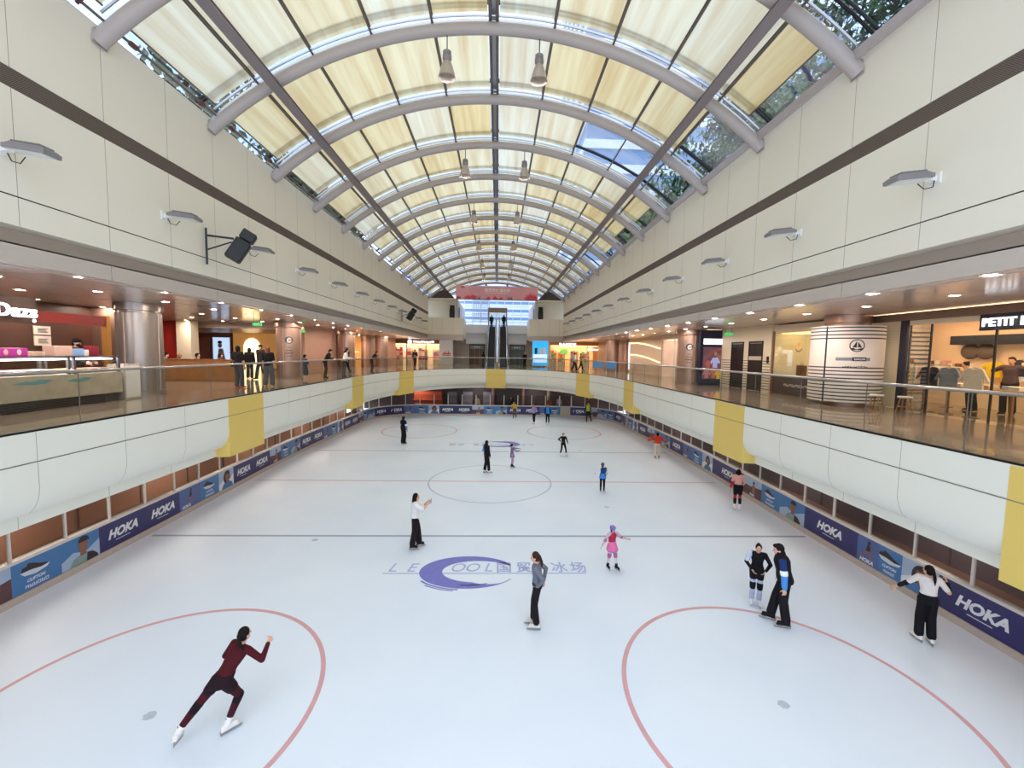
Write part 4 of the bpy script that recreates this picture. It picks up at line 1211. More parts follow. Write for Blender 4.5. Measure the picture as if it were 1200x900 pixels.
            MB().tube([a_+V((0, .05, .1))*k, che+sp*.16*k-sx*.1*k+sf*.1*k, che+sp*.17*k-sx*.1*k-sf*.06*k, a_+V((0, -.05, .1))*k], .009*k, 6).build('bag_strap', m, root)
        elif kind == 'phone':
            c_ = (wl+wr)/2 if q.get('both') else wr
            c_ = c_+V(q.get('off', (0, .1, .08)))*k; MB().bev(c_+V((-.037, -.005, -.075))*k, c_+V((.037, .005, .075))*k, .004).build('phone', M_blackpl, root)
    return root
WH = '#e8e4e0'; BK = '#17151a'; NV = '#1d2740'
# ---------------------------------------------------------------- skaters
# local frame: figure faces +y, its right hand is +x; rz turns it
person((-4.12, 6.2, .004), rad(-18), 1.58, dict(pel=(0, .0, .86), chest=(.06, .22, 1.14), head=(.1, .36, 1.42), sh=-4, hp=-4, hy=-8,
       lh=(-.22, .5, 1.12), lp=(-.7, -.1, -1), rh=(.44, .5, 1.24), rp=(1., -.3, -.9), palmr=(-.4, .5, .2), curlr=1.1, curll=1.0,
       rf=(.05, .02, .085), rk=(.2, 1, 0), lf=(-.47, -.42, .15), lk=(-.5, .6, 0), rft=-25, lft=30, lfp=-14),
       [('bottom', '#45121c', dict(e=.008, len=.92)), ('band', '#1c1016', dict(limb='ll rl', f0=.47, f1=.62, e=.014, name='knee_warmer')), ('top', '#4a101a', dict(e=.009, lo=.15)),
        ('bottom', '#241019', dict(len=.2, e=.022, name='skating_shorts')), ('hair', M_hairb, dict(style='pony', swing=(.14, -.05, -.16))), ('skates', WH)],
       'person in maroon top and leggings skating away with left leg trailing', True, .0085)
person((.92, 8.66, .004), rad(80), 1.6, dict(chest=(0, .03, 1.27), head=(0, .075, 1.57), hp=-10, lh=(-.17, -.02, .98), lp=(-.5, -1, .1), rh=(.1, -.14, 1.0), rp=(.7, -1, 0),
       lf=(-.1, .0, .085), rf=(.09, .08, .085), rft=0, lft=4),
       [('bottom', '#1b1519', dict(e=.012, flare=.068)), ('top', '#6d707c', dict(e=.012, lo=0)), ('hair', M_hairbr, dict(style='pony', swing=(0, -.05, -.24))), ('skates', '#d8cfc8')],
       'person in grey top and black trousers hands behind hips beside the ice lettering', True, .0085)
person((-2.4, 12.35, .004), rad(-82), 1.6, dict(chest=(0, .02, 1.27), head=(0, .04, 1.58), hp=-4, lh=(-.06, .4, 1.4), rh=(.06, .4, 1.38), lp=(-.6, -.2, -1), rp=(.6, -.2, -1),
       lf=(-.1, .12, .085), rf=(.1, -.08, .085)),
       [('bottom', '#1d171b', dict(e=.02, flare=.078)), ('top', '#e6e2e0', dict(e=.032, sleeve=.46, lo=-.2)), ('hair', M_hairb, dict(style='long')), ('skates', '#221a1c'), ('phone', BK, dict(both=True, off=(0, .1, .06)))],
       'person in loose white shirt holding up a phone in front of a blue line', True, .01)
person((3.2, 11.1, .004), rad(200), 1.16, dict(head=(0, .03, 1.56), chest=(0, .02, 1.26), lh=(-.62, .12, 1.12), rh=(.58, .14, .98), lp=(0, -.3, -1), rp=(0, -.3, -1), lf=(-.14, .16, .085), rf=(.13, -.05, .085), bulk=1.05),
       [('bottom', '#d8c4cc', dict(e=.008, name='leggings')), ('top', '#c9a9b4', dict(e=.008)), ('top', '#b02a4c', dict(e=.016, sleeve=0, lo=.2, name='bodice')), ('skirt', '#e472a8', dict(len=.54, flare=.25)),
        ('skirt', '#8f78b4', dict(len=.64, flare=.225, name='skirt_hem')), ('band', '#b06a8c', dict(limb='ll rl', f0=.44, f1=.58, e=.022, name='knee_pad')), ('band', '#b06a8c', dict(limb='la ra', f0=.44, f1=.58, e=.018, name='elbow_pad')),
        ('hair', M_hairb, dict(style='bob')), ('helmet', '#6a6cc0', dict(stripe='#d89ac0')), ('skates', '#241a20')],
       'child in pink skirt and blue pink helmet with both arms spread', True, .0085)
person((6.22, 9.45, .004), rad(152), 1.42, dict(lh=(-.19, .2, 1.02), rh=(.14, .19, 1.0), lp=(-1, -.5, -.2), rp=(1, -.5, -.2), hp=-12, lf=(-.09, .02, .085), rf=(.09, .0, .085), head=(-.01, .035, 1.57)),
       [('bottom', '#b4bcd6', dict(e=.008, name='leggings')), ('bottom', '#17151c', dict(e=.02, len=.24, name='shorts')), ('band', '#15141a', dict(limb='ll rl', f0=.44, f1=.58, e=.022, name='knee_pad')),
        ('top', '#16141b', dict(e=.011)), ('band', '#c3cadc', dict(limb='ra', f0=.0, f1=.42, e=.018, name='pale_sleeve')), ('band', '#aab4d0', dict(limb='ll rl', f0=.78, f1=.96, e=.02, name='boot_cover')),
        ('hair', M_hairb, dict(style='bun')), ('skates', '#dde2ec')],
       'child in black top and pale leggings with black knee pads facing the coach', True, .0085)
coach = lambda sl2='#4a8fd8': [('bottom', '#19161b', dict(e=.016, flare=.075)), ('top', '#21386e', dict(e=.016)), ('band', sl2, dict(limb='la ra', f0=.46, f1=.96, e=.024, name='blue_sleeve')), ('band', '#eef0f4', dict(limb='la ra', f0=.37, f1=.43, e=.03, name='white_stripe')),
        ('top', '#191619', dict(e=.04, sleeve=0, lo=-.12, collar=1, name='vest'))]
person((6.35, 8.68, .004), rad(66), 1.77, dict(chest=(0, .07, 1.26), head=(0, .15, 1.55), hp=-12, lh=(-.26, .05, .84), rh=(.27, .05, .84), lf=(-.08, -.05, .085), rf=(.1, .2, .085), bulk=1.08),
       coach()+[('hair', M_hairb, dict(style='short')), ('skates', '#1c181a')],
       'person in black vest with blue sleeves leaning to talk with the child in knee pads', True, .0085)
person((9.0, 8.1, .004), rad(-28), 1.56, dict(chest=(0, .04, 1.28), head=(-.02, .07, 1.58), hy=35, lh=(-.52, .2, 1.0), rh=(.36, .2, 1.32), lp=(-.2, -.6, -1), rp=(.6, -.4, -1), lf=(-.1, .02, .085), rf=(.1, -.03, .085), lft=25, rft=5),
       [('bottom', '#15131a', dict(e=.014, flare=.075)), ('top', '#e2dcd8', dict(e=.013, sleeve=.4, lo=.1)), ('band', '#1b1a20', dict(limb='la', f0=.5, f1=.84, e=.014, name='arm_warmer')), ('band', '#16151a', dict(limb='ra', f0=.62, f1=.94, e=.014, name='arm_warmer')),
        ('hair', M_hairb, dict(style='pony', swing=(.02, -.04, -.26))), ('skates', '#efe9e2')],
       'person in white top and black trousers skating along the right boards with arms out', True, .0085)
person((9.3, 15.55, .004), rad(-22), 1.52, dict(chest=(0, .05, 1.26), head=(0, .1, 1.55), lh=(-.27, .1, .84), rh=(.2, .24, .95), lf=(-.1, .0, .085), rf=(.1, .03, .085)),
       [('bottom', '#c23a3c', dict(e=.008, name='leggings')), ('bottom', '#17131a', dict(e=.02, len=.36, name='shorts')), ('band', '#16131a', dict(limb='ll rl', f0=.62, f1=.86, e=.014, name='leg_warmer')), ('top', '#d8a49a', dict(e=.014, sleeve=.42)),
        ('band', '#c0222c', dict(limb='la', f0=.46, f1=.98, e=.014, name='red_arm_sleeve')), ('hair', M_hairb, dict(style='bob')), ('skates', '#efe6e6')],
       'person in peach shirt and black shorts with red leggings by the right boards', True, .01)
person((9.2, 23.5, .004), rad(-20), 1.42, dict(head=(0, .04, 1.57), lh=(-.6, .06, 1.08), rh=(.52, .06, 1.04), lp=(0, -1, -.4), rp=(0, -1, -.4), lf=(-.12, -.1, .085), rf=(.12, .06, .085)),
       [('bottom', '#d8c6b2', dict(e=.014, flare=.07)), ('top', '#d23c26', dict(e=.03, lo=-.05)), ('hair', M_hairb, dict(style='bob')), ('skates', '#2a2226')],
       'person in orange red top and beige trousers with spread arms', True, .012)
person((4.56, 17.55, .004), rad(-12), 1.2, dict(chest=(.04, .03, 1.25), head=(-.02, .06, 1.55), lh=(-.42, .14, .98), rh=(.22, .14, .92), lf=(-.1, 0, .085), rf=(.1, .04, .085), bulk=1.05),
       [('bottom', '#17151c', dict(e=.014)), ('top', '#d4d8e0', dict(e=.01)), ('top', '#25406e', dict(e=.024, sleeve=0, lo=.2, name='vest')), ('skirt', '#3f86e0', dict(len=.45, flare=.22, name='hip_pad')), ('hair', M_hairb, {}), ('helmet', '#5c5870', dict(stripe='#3a3648')), ('skates', '#1a181e')],
       'child in grey helmet with blue vest and bright blue hip pad', True, .011)
person((3.85, 23.9, .004), rad(185), 1.28, dict(lh=(-.34, .0, .9), rh=(.2, .1, 1.05), rp=(1, -.2, -.2), lf=(-.25, .0, .085), rf=(.22, .0, .085), pel=(0, 0, .9), chest=(0, .02, 1.25), head=(0, .04, 1.56)),
       [('bottom', '#17151a', dict(e=.01)), ('top', '#1a181e', dict(e=.012)), ('hair', M_hairb, dict(style='pony')), ('skates', '#ece6e4')],
       'child in black standing with feet wide apart beyond the centre circle', True, .012)
person((.8, 21.3, .004), rad(-78), 1.16, dict(chest=(0, .02, 1.27), lh=(-.1, .6, 1.3), rh=(.22, .5, 1.22), lp=(-.2, 0, -1), rp=(.3, 0, -1), lf=(-.08, 0, .085), rf=(.08, .03, .085)),
       [('bottom', '#b890a8', dict(e=.009, name='leggings')), ('top', '#7c6890', dict(e=.014)), ('skirt', '#8b739e', dict(len=.6, flare=.21)), ('hair', M_hairbr, dict(style='pony')), ('skates', '#2a2228')],
       'child in mauve skirt pointing one arm out towards the right', True, .012)
person((-.48, 20.35, .004), rad(-60), 1.52, dict(lh=(-.2, .16, 1.02), rh=(.25, .08, .84), lf=(-.1, -.05, .085), rf=(.1, .1, .085)),
       [('bottom', '#17151a', dict(e=.016, flare=.07)), ('top', '#19171c', dict(e=.028, lo=-.2)), ('band', '#5a9fe0', dict(limb='la', f0=.2, f1=.6, e=.036, name='blue_sleeve')), ('hair', M_hairb, dict(style='long')), ('skates', '#ece6e4')],
       'long haired person in black coat with pale blue sleeve on the centre circle', True, .012)
person((-5.9, 26.6, .004), rad(-30), 1.68, dict(lh=(-.24, .08, .84), rh=(.25, .06, .84)), coach('#4f95dc')+[('hair', M_hairb, dict(style='short')), ('skates', '#1c181a')],
       'person in black vest and blue sleeves standing alone on the far left ice', True, .013)
person((3.1, 34.9, .004), rad(150), 1.52, dict(lh=(-.4, .1, 1.16), rh=(.36, .1, 1.16), lp=(-.3, -.4, -1), rp=(.3, -.4, -1), lf=(-.1, .1, .085), rf=(.02, 0, .085)),
       [('bottom', '#1a171c', dict(e=.014)), ('top', '#9a86b8', dict(e=.02)), ('hair', M_hairb, dict(style='bun')), ('skates', '#efe9e6')], 'person in lilac top with lifted elbows near the far gate', True, .014)
person((4.2, 34.5, .004), rad(170), 1.6, dict(lf=(-.1, 0, .085), rf=(.1, .03, .085)),
       [('bottom', '#17161b', dict(e=.014)), ('top', '#17161b', dict(e=.012)), ('top', '#2f86dc', dict(e=.03, sleeve=0, name='bib')), ('hair', M_hairbr, dict(style='long')), ('skates', '#efe9e6')], 'person in bright blue bib standing near the far gate', True, .014)
person((7.9, 36.0, .004), rad(160), 1.68, dict(lf=(-.26, -.1, .085), rf=(.1, .03, .085)),
       [('bottom', '#1a1a1e', dict(e=.016)), ('top', '#2c4a44', dict(e=.014)), ('top', '#b8c85a', dict(e=.03, sleeve=0, name='vest')), ('hair', M_hairb, {}), ('skates', '#1c1a1c')], 'person in yellow green high visibility vest by the far right boards', True, .014)
person((1.6, 37.7, .004), rad(170), 1.5, dict(chest=(.05, .08, 1.22), head=(.08, .16, 1.5), lf=(-.15, 0, .085), rf=(.1, .1, .085)),
       [('bottom', '#5a4a30', dict(e=.014)), ('top', '#c8a04a', dict(e=.02)), ('hair', M_hairb, dict(style='bob')), ('skates', '#2a2426')], 'person in mustard yellow top stepping out of the open gate', True, .014)
# ================================================================== columns of the promenade
M_col = pm('column_steel', '#a39a96', .3, .75, var=.05, scale=2); M_colw = pm('column_copper', '#a8897a', .32, .6, var=.06, scale=2)
M_ink = pm('sign_ink', '#1d2226', .5); M_plate = pm('sign_plate', '#26343a', .4)
def column(x, y, r, lab, m=None, mark=None):
    c = empty('column', (x, y, ZP), 0, lab, 'column', 'round columns of the promenade'); H = ZC-ZP
    MB().lathe([(r+.03, 0), (r+.03, .12), (r, .125), (r, H-.32), (r-.03, H-.3), (r-.03, H-.25), (r+.05, H-.24), (r+.05, H-.005)], n=40).build('shaft', m or M_col, c, smooth=True)
    for a in (0, PI/2, PI, 1.5*PI): MB().box((r*math.cos(a)-.012, r*math.sin(a)-.012, .12), (r*math.cos(a)+.012, r*math.sin(a)+.012, H-.33)).build('cladding_joint', M_ceil2, c)
    if mark:
        ch, ang = mark
        f = lambda u, v, d=0: V(((r+.006+d)*math.cos(ang+u/r), (r+.006+d)*math.sin(ang+u/r), v))
        mb = MB(); mb.add([f(*p, 0) for p in circ((0, 2.05), .19, 24)], [list(range(24))]); mb.build('sign_disc', M_plate, c, fixn=False)
        mb = MB(); write(mb, ch, lambda a, b, d: f(a, 1.94+b, .004), size=.3, bold=.006); mb.build('lettering', M_white, c, fixn=False)
        mb = MB()
        for k, w_ in enumerate((.16, .3, .36, .24)): scrawl(mb, lambda u, v, d: f(-w_/2+u, 1.62-.15*k+v, d*.05), 3+k % 2, w_, .08, k)
        mb.build('lettering', M_ink, c, fixn=False)
    return c
column(-11.95, 14.57, .6, 'steel clad column beside the ice cream kiosk on the left promenade')
column(-11.35, 23.4, .62, 'steel clad column with round C sign behind the strolling people', M_colw, ('C', rad(-64)))
column(-11.4, 32.3, .6, 'copper tinted column before the gold shop on the left promenade', M_colw)
column(-11.2, 41.2, .6, 'last round column on the left promenade before the far shop', M_colw)
column(10.75, 23.4, .66, 'copper clad column with round sign beside the dark blue poster', M_colw, ('C', rad(-115)))
column(11.2, 41.0, .6, 'last round column on the right promenade before the children shop', M_colw)
# striped drum round the column
M_stripew = pm('drum_cream', '#e6dcd4', .5, var=.02); M_navy = pm('navy_stripe', '#1e2030', .5)
dr = empty('striped_drum', (11.75, 13.9, ZP), 0, 'white drum with navy stripes and sailing boat emblem wrapped round a column', 'drum')
Rd = 1.0
MB().lathe([(.62, 0), (.62, .2), (.6, .2)], n=40).build('column_foot', M_colw, dr, smooth=True); MB().lathe([(.62, 2.5), (.62, 2.72), (.66, 2.74), (.66, 2.985)], n=40).build('column_head', M_colw, dr, smooth=True)
MB().lathe([(.66, .16), (Rd, .16), (Rd, 2.62), (.66, 2.62)], n=56).build('shell', M_stripew, dr, smooth=True)
for z in [2.56-.115*k for k in range(4)]+[.24+.115*k for k in range(10)]:
    MB().lathe([(Rd+.001, z-.018), (Rd+.006, z-.018), (Rd+.006, z+.018), (Rd+.001, z+.018)], n=56).build('navy_band', M_navy, dr, smooth=True)
DA = rad(-127)                   # the part of the drum that faces the escalator bridge
fd = lambda u, v, d=0: V(((Rd+.008+d)*math.cos(DA+u/Rd), (Rd+.008+d)*math.sin(DA+u/Rd), v))
mb = MB()
n = 40; mb.add([fd(*p) for p in circ((.22, 1.98), .2, n)]+[fd(*p) for p in circ((.22, 1.98), .172, n)], [(i, (i+1) % n, n+(i+1) % n, n+i) for i in range(n)])
for poly in ([(.06, 1.9), (.38, 1.9), (.33, 1.84), (.11, 1.84)], [(.21, 1.92), (.21, 2.13), (.1, 1.92)], [(.24, 1.92), (.24, 2.1), (.35, 1.92)]): mb.add([fd(*p) for p in poly], [list(range(len(poly)))])
mb.build('boat_emblem', M_navy, dr, fixn=False)
mb = MB(); mb.sheet([[fd(-.3+.9*k/12, z) for k in range(13)] for z in (1.5, 1.6)]); mb.build('text_bar', pm('bar_grey', '#7d8494', .5), dr, fixn=False)
mb = MB(); mb.sheet([[fd(.12+.36*k/8, z, .004) for k in range(9)] for z in (1.49, 1.61)]); mb.build('text_bar', M_navy, dr, fixn=False)
mb = MB(); scrawl(mb, lambda u, v, d: fd(.16+u, 1.52+v, .006+d*.05), 4, .3, .06, 2); mb.build('lettering', M_white, dr)
mb = MB(); scrawl(mb, lambda u, v, d: fd(-.12+u, 1.26+v, d*.05), 7, .66, .09, 1); mb.build('lettering', M_navy, dr, fixn=False)
mb = MB().box((-.03, 0, .16), (.03, .03, 2.6)); o = mb.build('door_slot', M_navy, dr); o.location = (Rd*math.cos(rad(-160)), Rd*math.sin(rad(-160)), 0)

# ================================================================== setting: promenade walls
M_beige = pm('wall_beige', '#cdb49a', .5, var=.03); M_pink = pm('wall_rose', '#c49a86', .5, var=.04); M_cream2 = pm('wall_cream', '#ddceb4', .5, var=.03)
M_brown = pm('wall_brown', '#4a2c20', .45, var=.12); M_red = pm('wall_red', '#9a1f16', .5, var=.06); M_wood = pm('wood', '#9a6b42', .45, var=.25, scale=3, stretch=(1, 8, 1))
M_bulk = pm('bulkhead', '#c2aa9a', .35, var=.03)
H = ZC
def wallbox(name, a, b, m): return struct(MB().box(a, b).build(name, m))
# left
wallbox('wall_kiosk_back', (-15.2, 3, ZP), (-15.0, 16.2, H), M_brown)
wallbox('wall_kiosk_end', (-15.0, 16.2, ZP), (-13.6, 16.35, H), pm('kiosk_panel', '#7d6258', .3, .4, var=.06))
wallbox('wall_cafe_red', (-18.1, 23.4, ZP), (-17.15, 23.6, H), M_red)
wallbox('wall_cafe_rose', (-24, 23.3, ZP), (-18.1, 23.5, H), M_pink)
wallbox('wall_cafe_pier', (-17.15, 23.2, ZP), (-16.4, 23.8, H), M_cream2)
wallbox('wall_left_back', (-24, 33, ZP), (-12.1, 33.2, H), M_pink)
wallbox('wall_left_side', (-12.4, 27.2, ZP), (-12.2, 31.6, H), M_pink)
wallbox('wall_left_side_far', (-12.6, 31.6, ZP), (-12.4, 36.0, H), M_pink)
wallbox('wall_left_end', (-12.6, 39.6, ZP), (-12.2, 51, H), M_pink)
wallbox('wall_left_outer', (-24.2, -3, ZP), (-24, 64, H), M_pink)
MB_ = MB().box((-24, 24.6, ZC-.28), (-12.3, 33, ZC-.26)); struct(MB_.build('ceiling', M_bulk))
wallbox('trim_11', (-24, 24.4, ZC-.3), (-12.2, 24.6, ZC+.02), M_bulk)
# right
wallbox('wall_right_lift', (12.0, 18.2, ZP), (12.3, 22.4, H), M_cream2)
wallbox('wall_right_outer', (19, -3, ZP), (19.3, 64, H), M_beige)
wallbox('wall_right_rose', (12.2, 39.8, ZP), (12.5, 51, H), M_pink)
wallbox('wall_right_neon', (12.2, 31.1, ZP), (12.5, 38.9, H), M_beige)
wallbox('trim_12', (12.35, 3, 7.08), (12.5, 18.1, 7.3), M_darkpanel)
# far
wallbox('wall_far_left_end', (-14.5, 51.2, ZP), (-13.4, 51.5, H), M_pink)
wallbox('wall_far_shop_left', (-13.4, 55, ZP), (-6, 55.2, H), pm('shop_back_white', '#e8dcd2', .5))
wallbox('wall_far_shop_right', (6, 55, ZP), (13.2, 55.2, H), pm('shop_back_warm', '#e6b890', .5))
wallbox('trim_13', (-13.4, 51.1, 6.85), (-6.2, 51.4, H), M_darkpanel)
wallbox('trim_14', (6.3, 51.1, 6.95), (12.4, 51.4, H), pm('shop_fascia_warm', '#c98d5c', .45))
for x in (-6.2, -5.5): wallbox('wall_far_pier', (x-.12, 51.0, ZP), (x+.12, 51.4, H), M_cream2)
wallbox('wall_far_pier_right', (5.75, 51.0, ZP), (6.3, 51.4, H), M_cream2)
# lower concourse round the ice
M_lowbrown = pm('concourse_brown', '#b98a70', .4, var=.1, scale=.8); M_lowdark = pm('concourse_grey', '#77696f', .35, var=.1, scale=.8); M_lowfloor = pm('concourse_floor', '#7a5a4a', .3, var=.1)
ts = RINK.range(0, RL, .8)
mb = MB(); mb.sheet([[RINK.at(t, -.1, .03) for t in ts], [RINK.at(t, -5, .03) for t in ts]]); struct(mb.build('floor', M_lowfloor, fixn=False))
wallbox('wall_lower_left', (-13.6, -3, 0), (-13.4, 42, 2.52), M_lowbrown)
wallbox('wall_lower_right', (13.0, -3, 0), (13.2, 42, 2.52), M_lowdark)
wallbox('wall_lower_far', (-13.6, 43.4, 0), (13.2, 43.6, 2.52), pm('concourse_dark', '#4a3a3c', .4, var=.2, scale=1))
mb = MB()
for k in range(16): mb.box((-13.41, 4+2.4*k, .03), (-13.38, 4.06+2.4*k, 2.5)); mb.box((12.98, 4+2.4*k, .03), (13.01, 4.06+2.4*k, 2.5))
struct(mb.build('trim_15', M_bar))
o = MB().box((-8.4, 42.7, .03), (-5.6, 43.3, 1.9)).box((-8.5, 42.5, 1.0), (-5.5, 42.75, 1.08)).build('skate_hire_counter', pm('orange_counter', '#c2502e', .5, var=.15))
tag(o, 'orange skate hire counter under the far left balcony', 'counter')
o = MB().box((-12.9, 36.5, .6), (-12.8, 37.4, 2.1)).box((-12.93, 36.42, .52), (-12.85, 37.48, 2.18)).build('lit_poster', pm('lit_white', '#eef4ff', .5, emit=2.2)); tag(o, 'bright white lit door panel behind the left boards', 'poster')  # plain glowing panel put in for a bright lit door
for k, (x, w) in enumerate(((-4.6, 1.0), (-3.0, 1.0), (-1.0, .9))):
    o = empty('locker', (x, 43.1, .03), 0, 'dark glass locker unit under the far balcony, %s from the left' % ordn(k+1), 'locker', 'lockers under the far balcony')
    MB().bev((-w/2, -.25, 0), (w/2, .25, 1.9), .02).build('carcass', pm('locker_grey', '#5a5660', .4), o)
    for j in range(3): MB().box((-w/2+.04, -.27, .08+.6*j), (w/2-.04, -.25, .62+.6*j)).build('door', pm('locker_door', '#77737e', .35), o)
for x, y in ((-.4, 42.2), (2.6, 42.4), (5.2, 42.3)):
    c = empty('post_column', (x, y, .03), 0, 'slim brown post under the far balcony %s' % {-.4: 'left of the open gates', 2.6: 'between the open gates', 5.2: 'beside the right gate'}[x], 'post'); MB().lathe([(.22, 0), (.22, .1), (.17, .12), (.17, 2.45)], n=18).build('shaft', M_colw, c, smooth=True)

# ================================================================== ice cream kiosk
M_marble = pm('counter_marble', '#b7ab98', .35, var=.22, scale=4); M_teal = pm('wave_teal', '#5f9a9a', .5); M_grille = pm('grille_dark', '#4a4442', .5)
M_case = pm('case_frame', '#6f6a6e', .3, .6); M_ledw = pm('case_light', '#eef2ff', .5, emit=14.); M_tray = pm('ice_cream', '#d8b8a0', .6, var=.5, scale=5)
kx = -10.95
k_ = empty('display_counter', (kx, 0, ZP), 0, 'long marble fronted ice cream counter with glass display top', 'counter')
MB().bev((-.8, 6.2, .24), (0, 12.68, .84), .02).build('body', M_marble, k_)
b = MB().box((-.7, 6.2, 0), (-.08, 12.6, .24)); b.build('plinth', M_grille, k_)
mb = MB()
for k in range(5): mb.box((-.08, 6.3, .03+.04*k), (-.05, 12.2, .045+.04*k))
mb.build('vent_slat', M_case, k_)
for c, w in ((8.2, .5), (10.3, .45), (11.4, .35)):
    mb = MB(); pts = [(c-w, .66), (c-w*.4, .71), (c, .70), (c+w*.3, .74), (c+w, .72), (c+w*.6, .64), (c, .62)]
    mb.add([(.004, u, v) for u, v in pts], [list(range(len(pts)))]); mb.build('wave_motif', M_teal, k_, fixn=False)
mb = MB(); scrawl(mb, lambda u, v, d: V((.002+d*.1, 8.75+u, .55+v)), 5, .55, .12, 9); mb.build('lettering', M_ink, k_)
for j, (y0, y1) in enumerate(((6.3, 11.2), (11.28, 12.62))):
    cs = MB()
    for y in (y0, y1-.06): cs.box((-.06, y, .84), (0, y+.06, 1.28)); cs.box((-.78, y, .84), (-.72, y+.06, 1.28))
    cs.box((-.78, y0, 1.25), (0, y1, 1.29)); fr = cs.build('case_frame', M_case, k_)
    mb = MB(); mb.box((-.03, y0+.07, .86), (-.02, y1-.07, 1.24)); mb.build('case_glass', M_shopglass, fr)
    MB().box((-.7, y0+.1, 1.2), (-.12, y1-.1, 1.235)).build('light_strip', M_ledw, fr)
    n = 8 if j == 0 else 3
    for q in range(n):
        a = y0+.12+(y1-y0-.24)*q/n; w = (y1-y0-.24)/n-.05
        MB().bev((-.66, a, .85), (-.14, a+w, .96), .02).build('tub', [pm('tub_%d' % (q % 4), ['#e6c6a2', '#9a6a4e', '#e0a8b4', '#e8e2d2'][q % 4], .6, var=.25, scale=9)], fr)
    if j == 1: MB().box((-.68, y0+.1, 1.06), (-.1, y1-.1, 1.075)).build('shelf', M_shopglass, fr)
kk = empty('kiosk_fascia', (-11.5, 0, 0), 0, 'red fascia beam over the ice cream counter', 'fascia')
MB().box((-.12, 5, 6.48), (0, 12.85, 6.75)).build('beam', pm('fascia_red', '#74110b', .5), kk)
MB().box((-.14, 12.85, ZP), (.02, 12.98, 6.78)).build('end_post', pm('gold_trim', '#b07a3c', .35, .5), kk)
MB().box((-.1, 5, 6.42), (.03, 10.98, 7.05)).build('sign_backing', M_brown, kk)
sg = MB(); write(sg, 'Dazs', lambda a, b, d: V((-11.44+d, 10.93+a, 6.57+b)), depth=.05, size=.42, bold=.008, align='RIGHT', space=1.08)
M_neon = pm('sign_white', '#ffffff', .5, emit=1.5, ecol='#f4f8ff', var=0)
sn = tag(sg.build('shop_sign', M_neon, fixn=False), 'glowing white letter sign over the ice cream counter', 'sign')
mb = MB(); mb.add([(-11.4, 10.84+p[0], 6.49+p[1]) for p in circ((0, 0), .045, 14)], [list(range(14))]); mb.build('sign_dot', M_neon, sn, fixn=False)
def board(x, y, z0, z1, w, lab, m, name='menu_board', ink=True):
    r = empty(name, (x, y, z0), 0, lab, 'board')
    MB().box((-.02, -w/2, 0), (.02, w/2, z1-z0)).build('panel', m, r)
    if ink:
        mb = MB()
        for k in range(4): mb.box((.02, -w*.3, (z1-z0)*(.25+.13*k)), (.023, w*(.32-.06*(k % 3)), (z1-z0)*(.25+.13*k)+.02))
        mb.build('print', M_ink, r)
    return r
M_menu = pm('menu_cream', '#e8d8cc', .5)
board(-14.975, 14.45, 6.24, 6.52, .5, 'upper cream menu board on the brown kiosk wall', M_menu); board(-14.975, 14.45, 5.88, 6.2, .5, 'lower cream menu board on the brown kiosk wall', M_menu)
def crate(name, a, b, m, lab, cat, r=.02, extra=None):
    c = [(a[0]+b[0])/2, (a[1]+b[1])/2, a[2]]
    t = empty(name, c, 0, lab, cat)
    MB().bev((a[0]-c[0], a[1]-c[1], 0), (b[0]-c[0], b[1]-c[1], b[2]-a[2]), r).build('body', m, t)
    if extra: extra(t, (b[0]-a[0])/2, (b[1]-a[1])/2, b[2]-a[2])
    return t
def flavours(t, w, d, h):
    for k in range(5): MB().ell((w+.002, -d+.2+.27*k, h*.5), (.004, .05, .07), 10, 6).build('print', [M_menu, M_tray][k % 2], t)
zt = ZP+1.292
crate('flavour_light_box', (kx-.42, 9.0, zt), (kx-.25, 10.47, zt+.2), pm('magenta_box', '#a82a86', .5, emit=.5), 'magenta flavour light box standing on the counter', 'light box', extra=flavours)
crate('cone_stand', (kx-.5, 10.6, zt), (kx-.3, 10.9, zt+.12), M_tray, 'small stand of cones on the counter beside the magenta box', 'stand')
crate('acrylic_case', (kx-.5, 11.02, zt), (kx-.2, 11.48, zt+.27), pm('acrylic_rose', '#d8b4a4', .2), 'pale rose acrylic case on the counter before the server', 'case')
crate('price_card', (kx-.35, 11.53, zt), (kx-.27, 11.86, zt+.2), pm('card_blue', '#8fb0e0', .4), 'pale blue price card standing on the counter', 'card')
crate('cup_box', (kx-.45, 11.9, zt), (kx-.3, 12.03, zt+.17), M_white, 'white cup box on the counter beside the blue card', 'box')
crate('gift_box', (kx-.5, 12.08, zt), (kx-.28, 12.3, zt+.28), pm('crimson_box', '#8a1a30', .5), 'crimson gift box at the far end of the counter', 'box')
crate('white_cabinet', (-13.3, 15.9, ZP), (-12.75, 16.5, ZP+2.05), pm('cabinet_white', '#cfc8bd', .4), 'tall plain white cabinet behind the kiosk column', 'cabinet', .03, lambda t, w, d, h: MB().box((w, -d+.03, .05), (w+.015, d-.03, h-.05)).build('door', M_white, t))
crate('side_cabinet', (-11.45, 12.75, ZP), (-10.95, 13.3, ZP+1.05), pm('cabinet_grey', '#b8aca0', .4), 'low grey cabinet at the end of the ice cream counter', 'cabinet', .02, lambda t, w, d, h: MB().box((w, -d+.03, .05), (w+.012, d-.03, h-.05)).build('door', M_white, t))
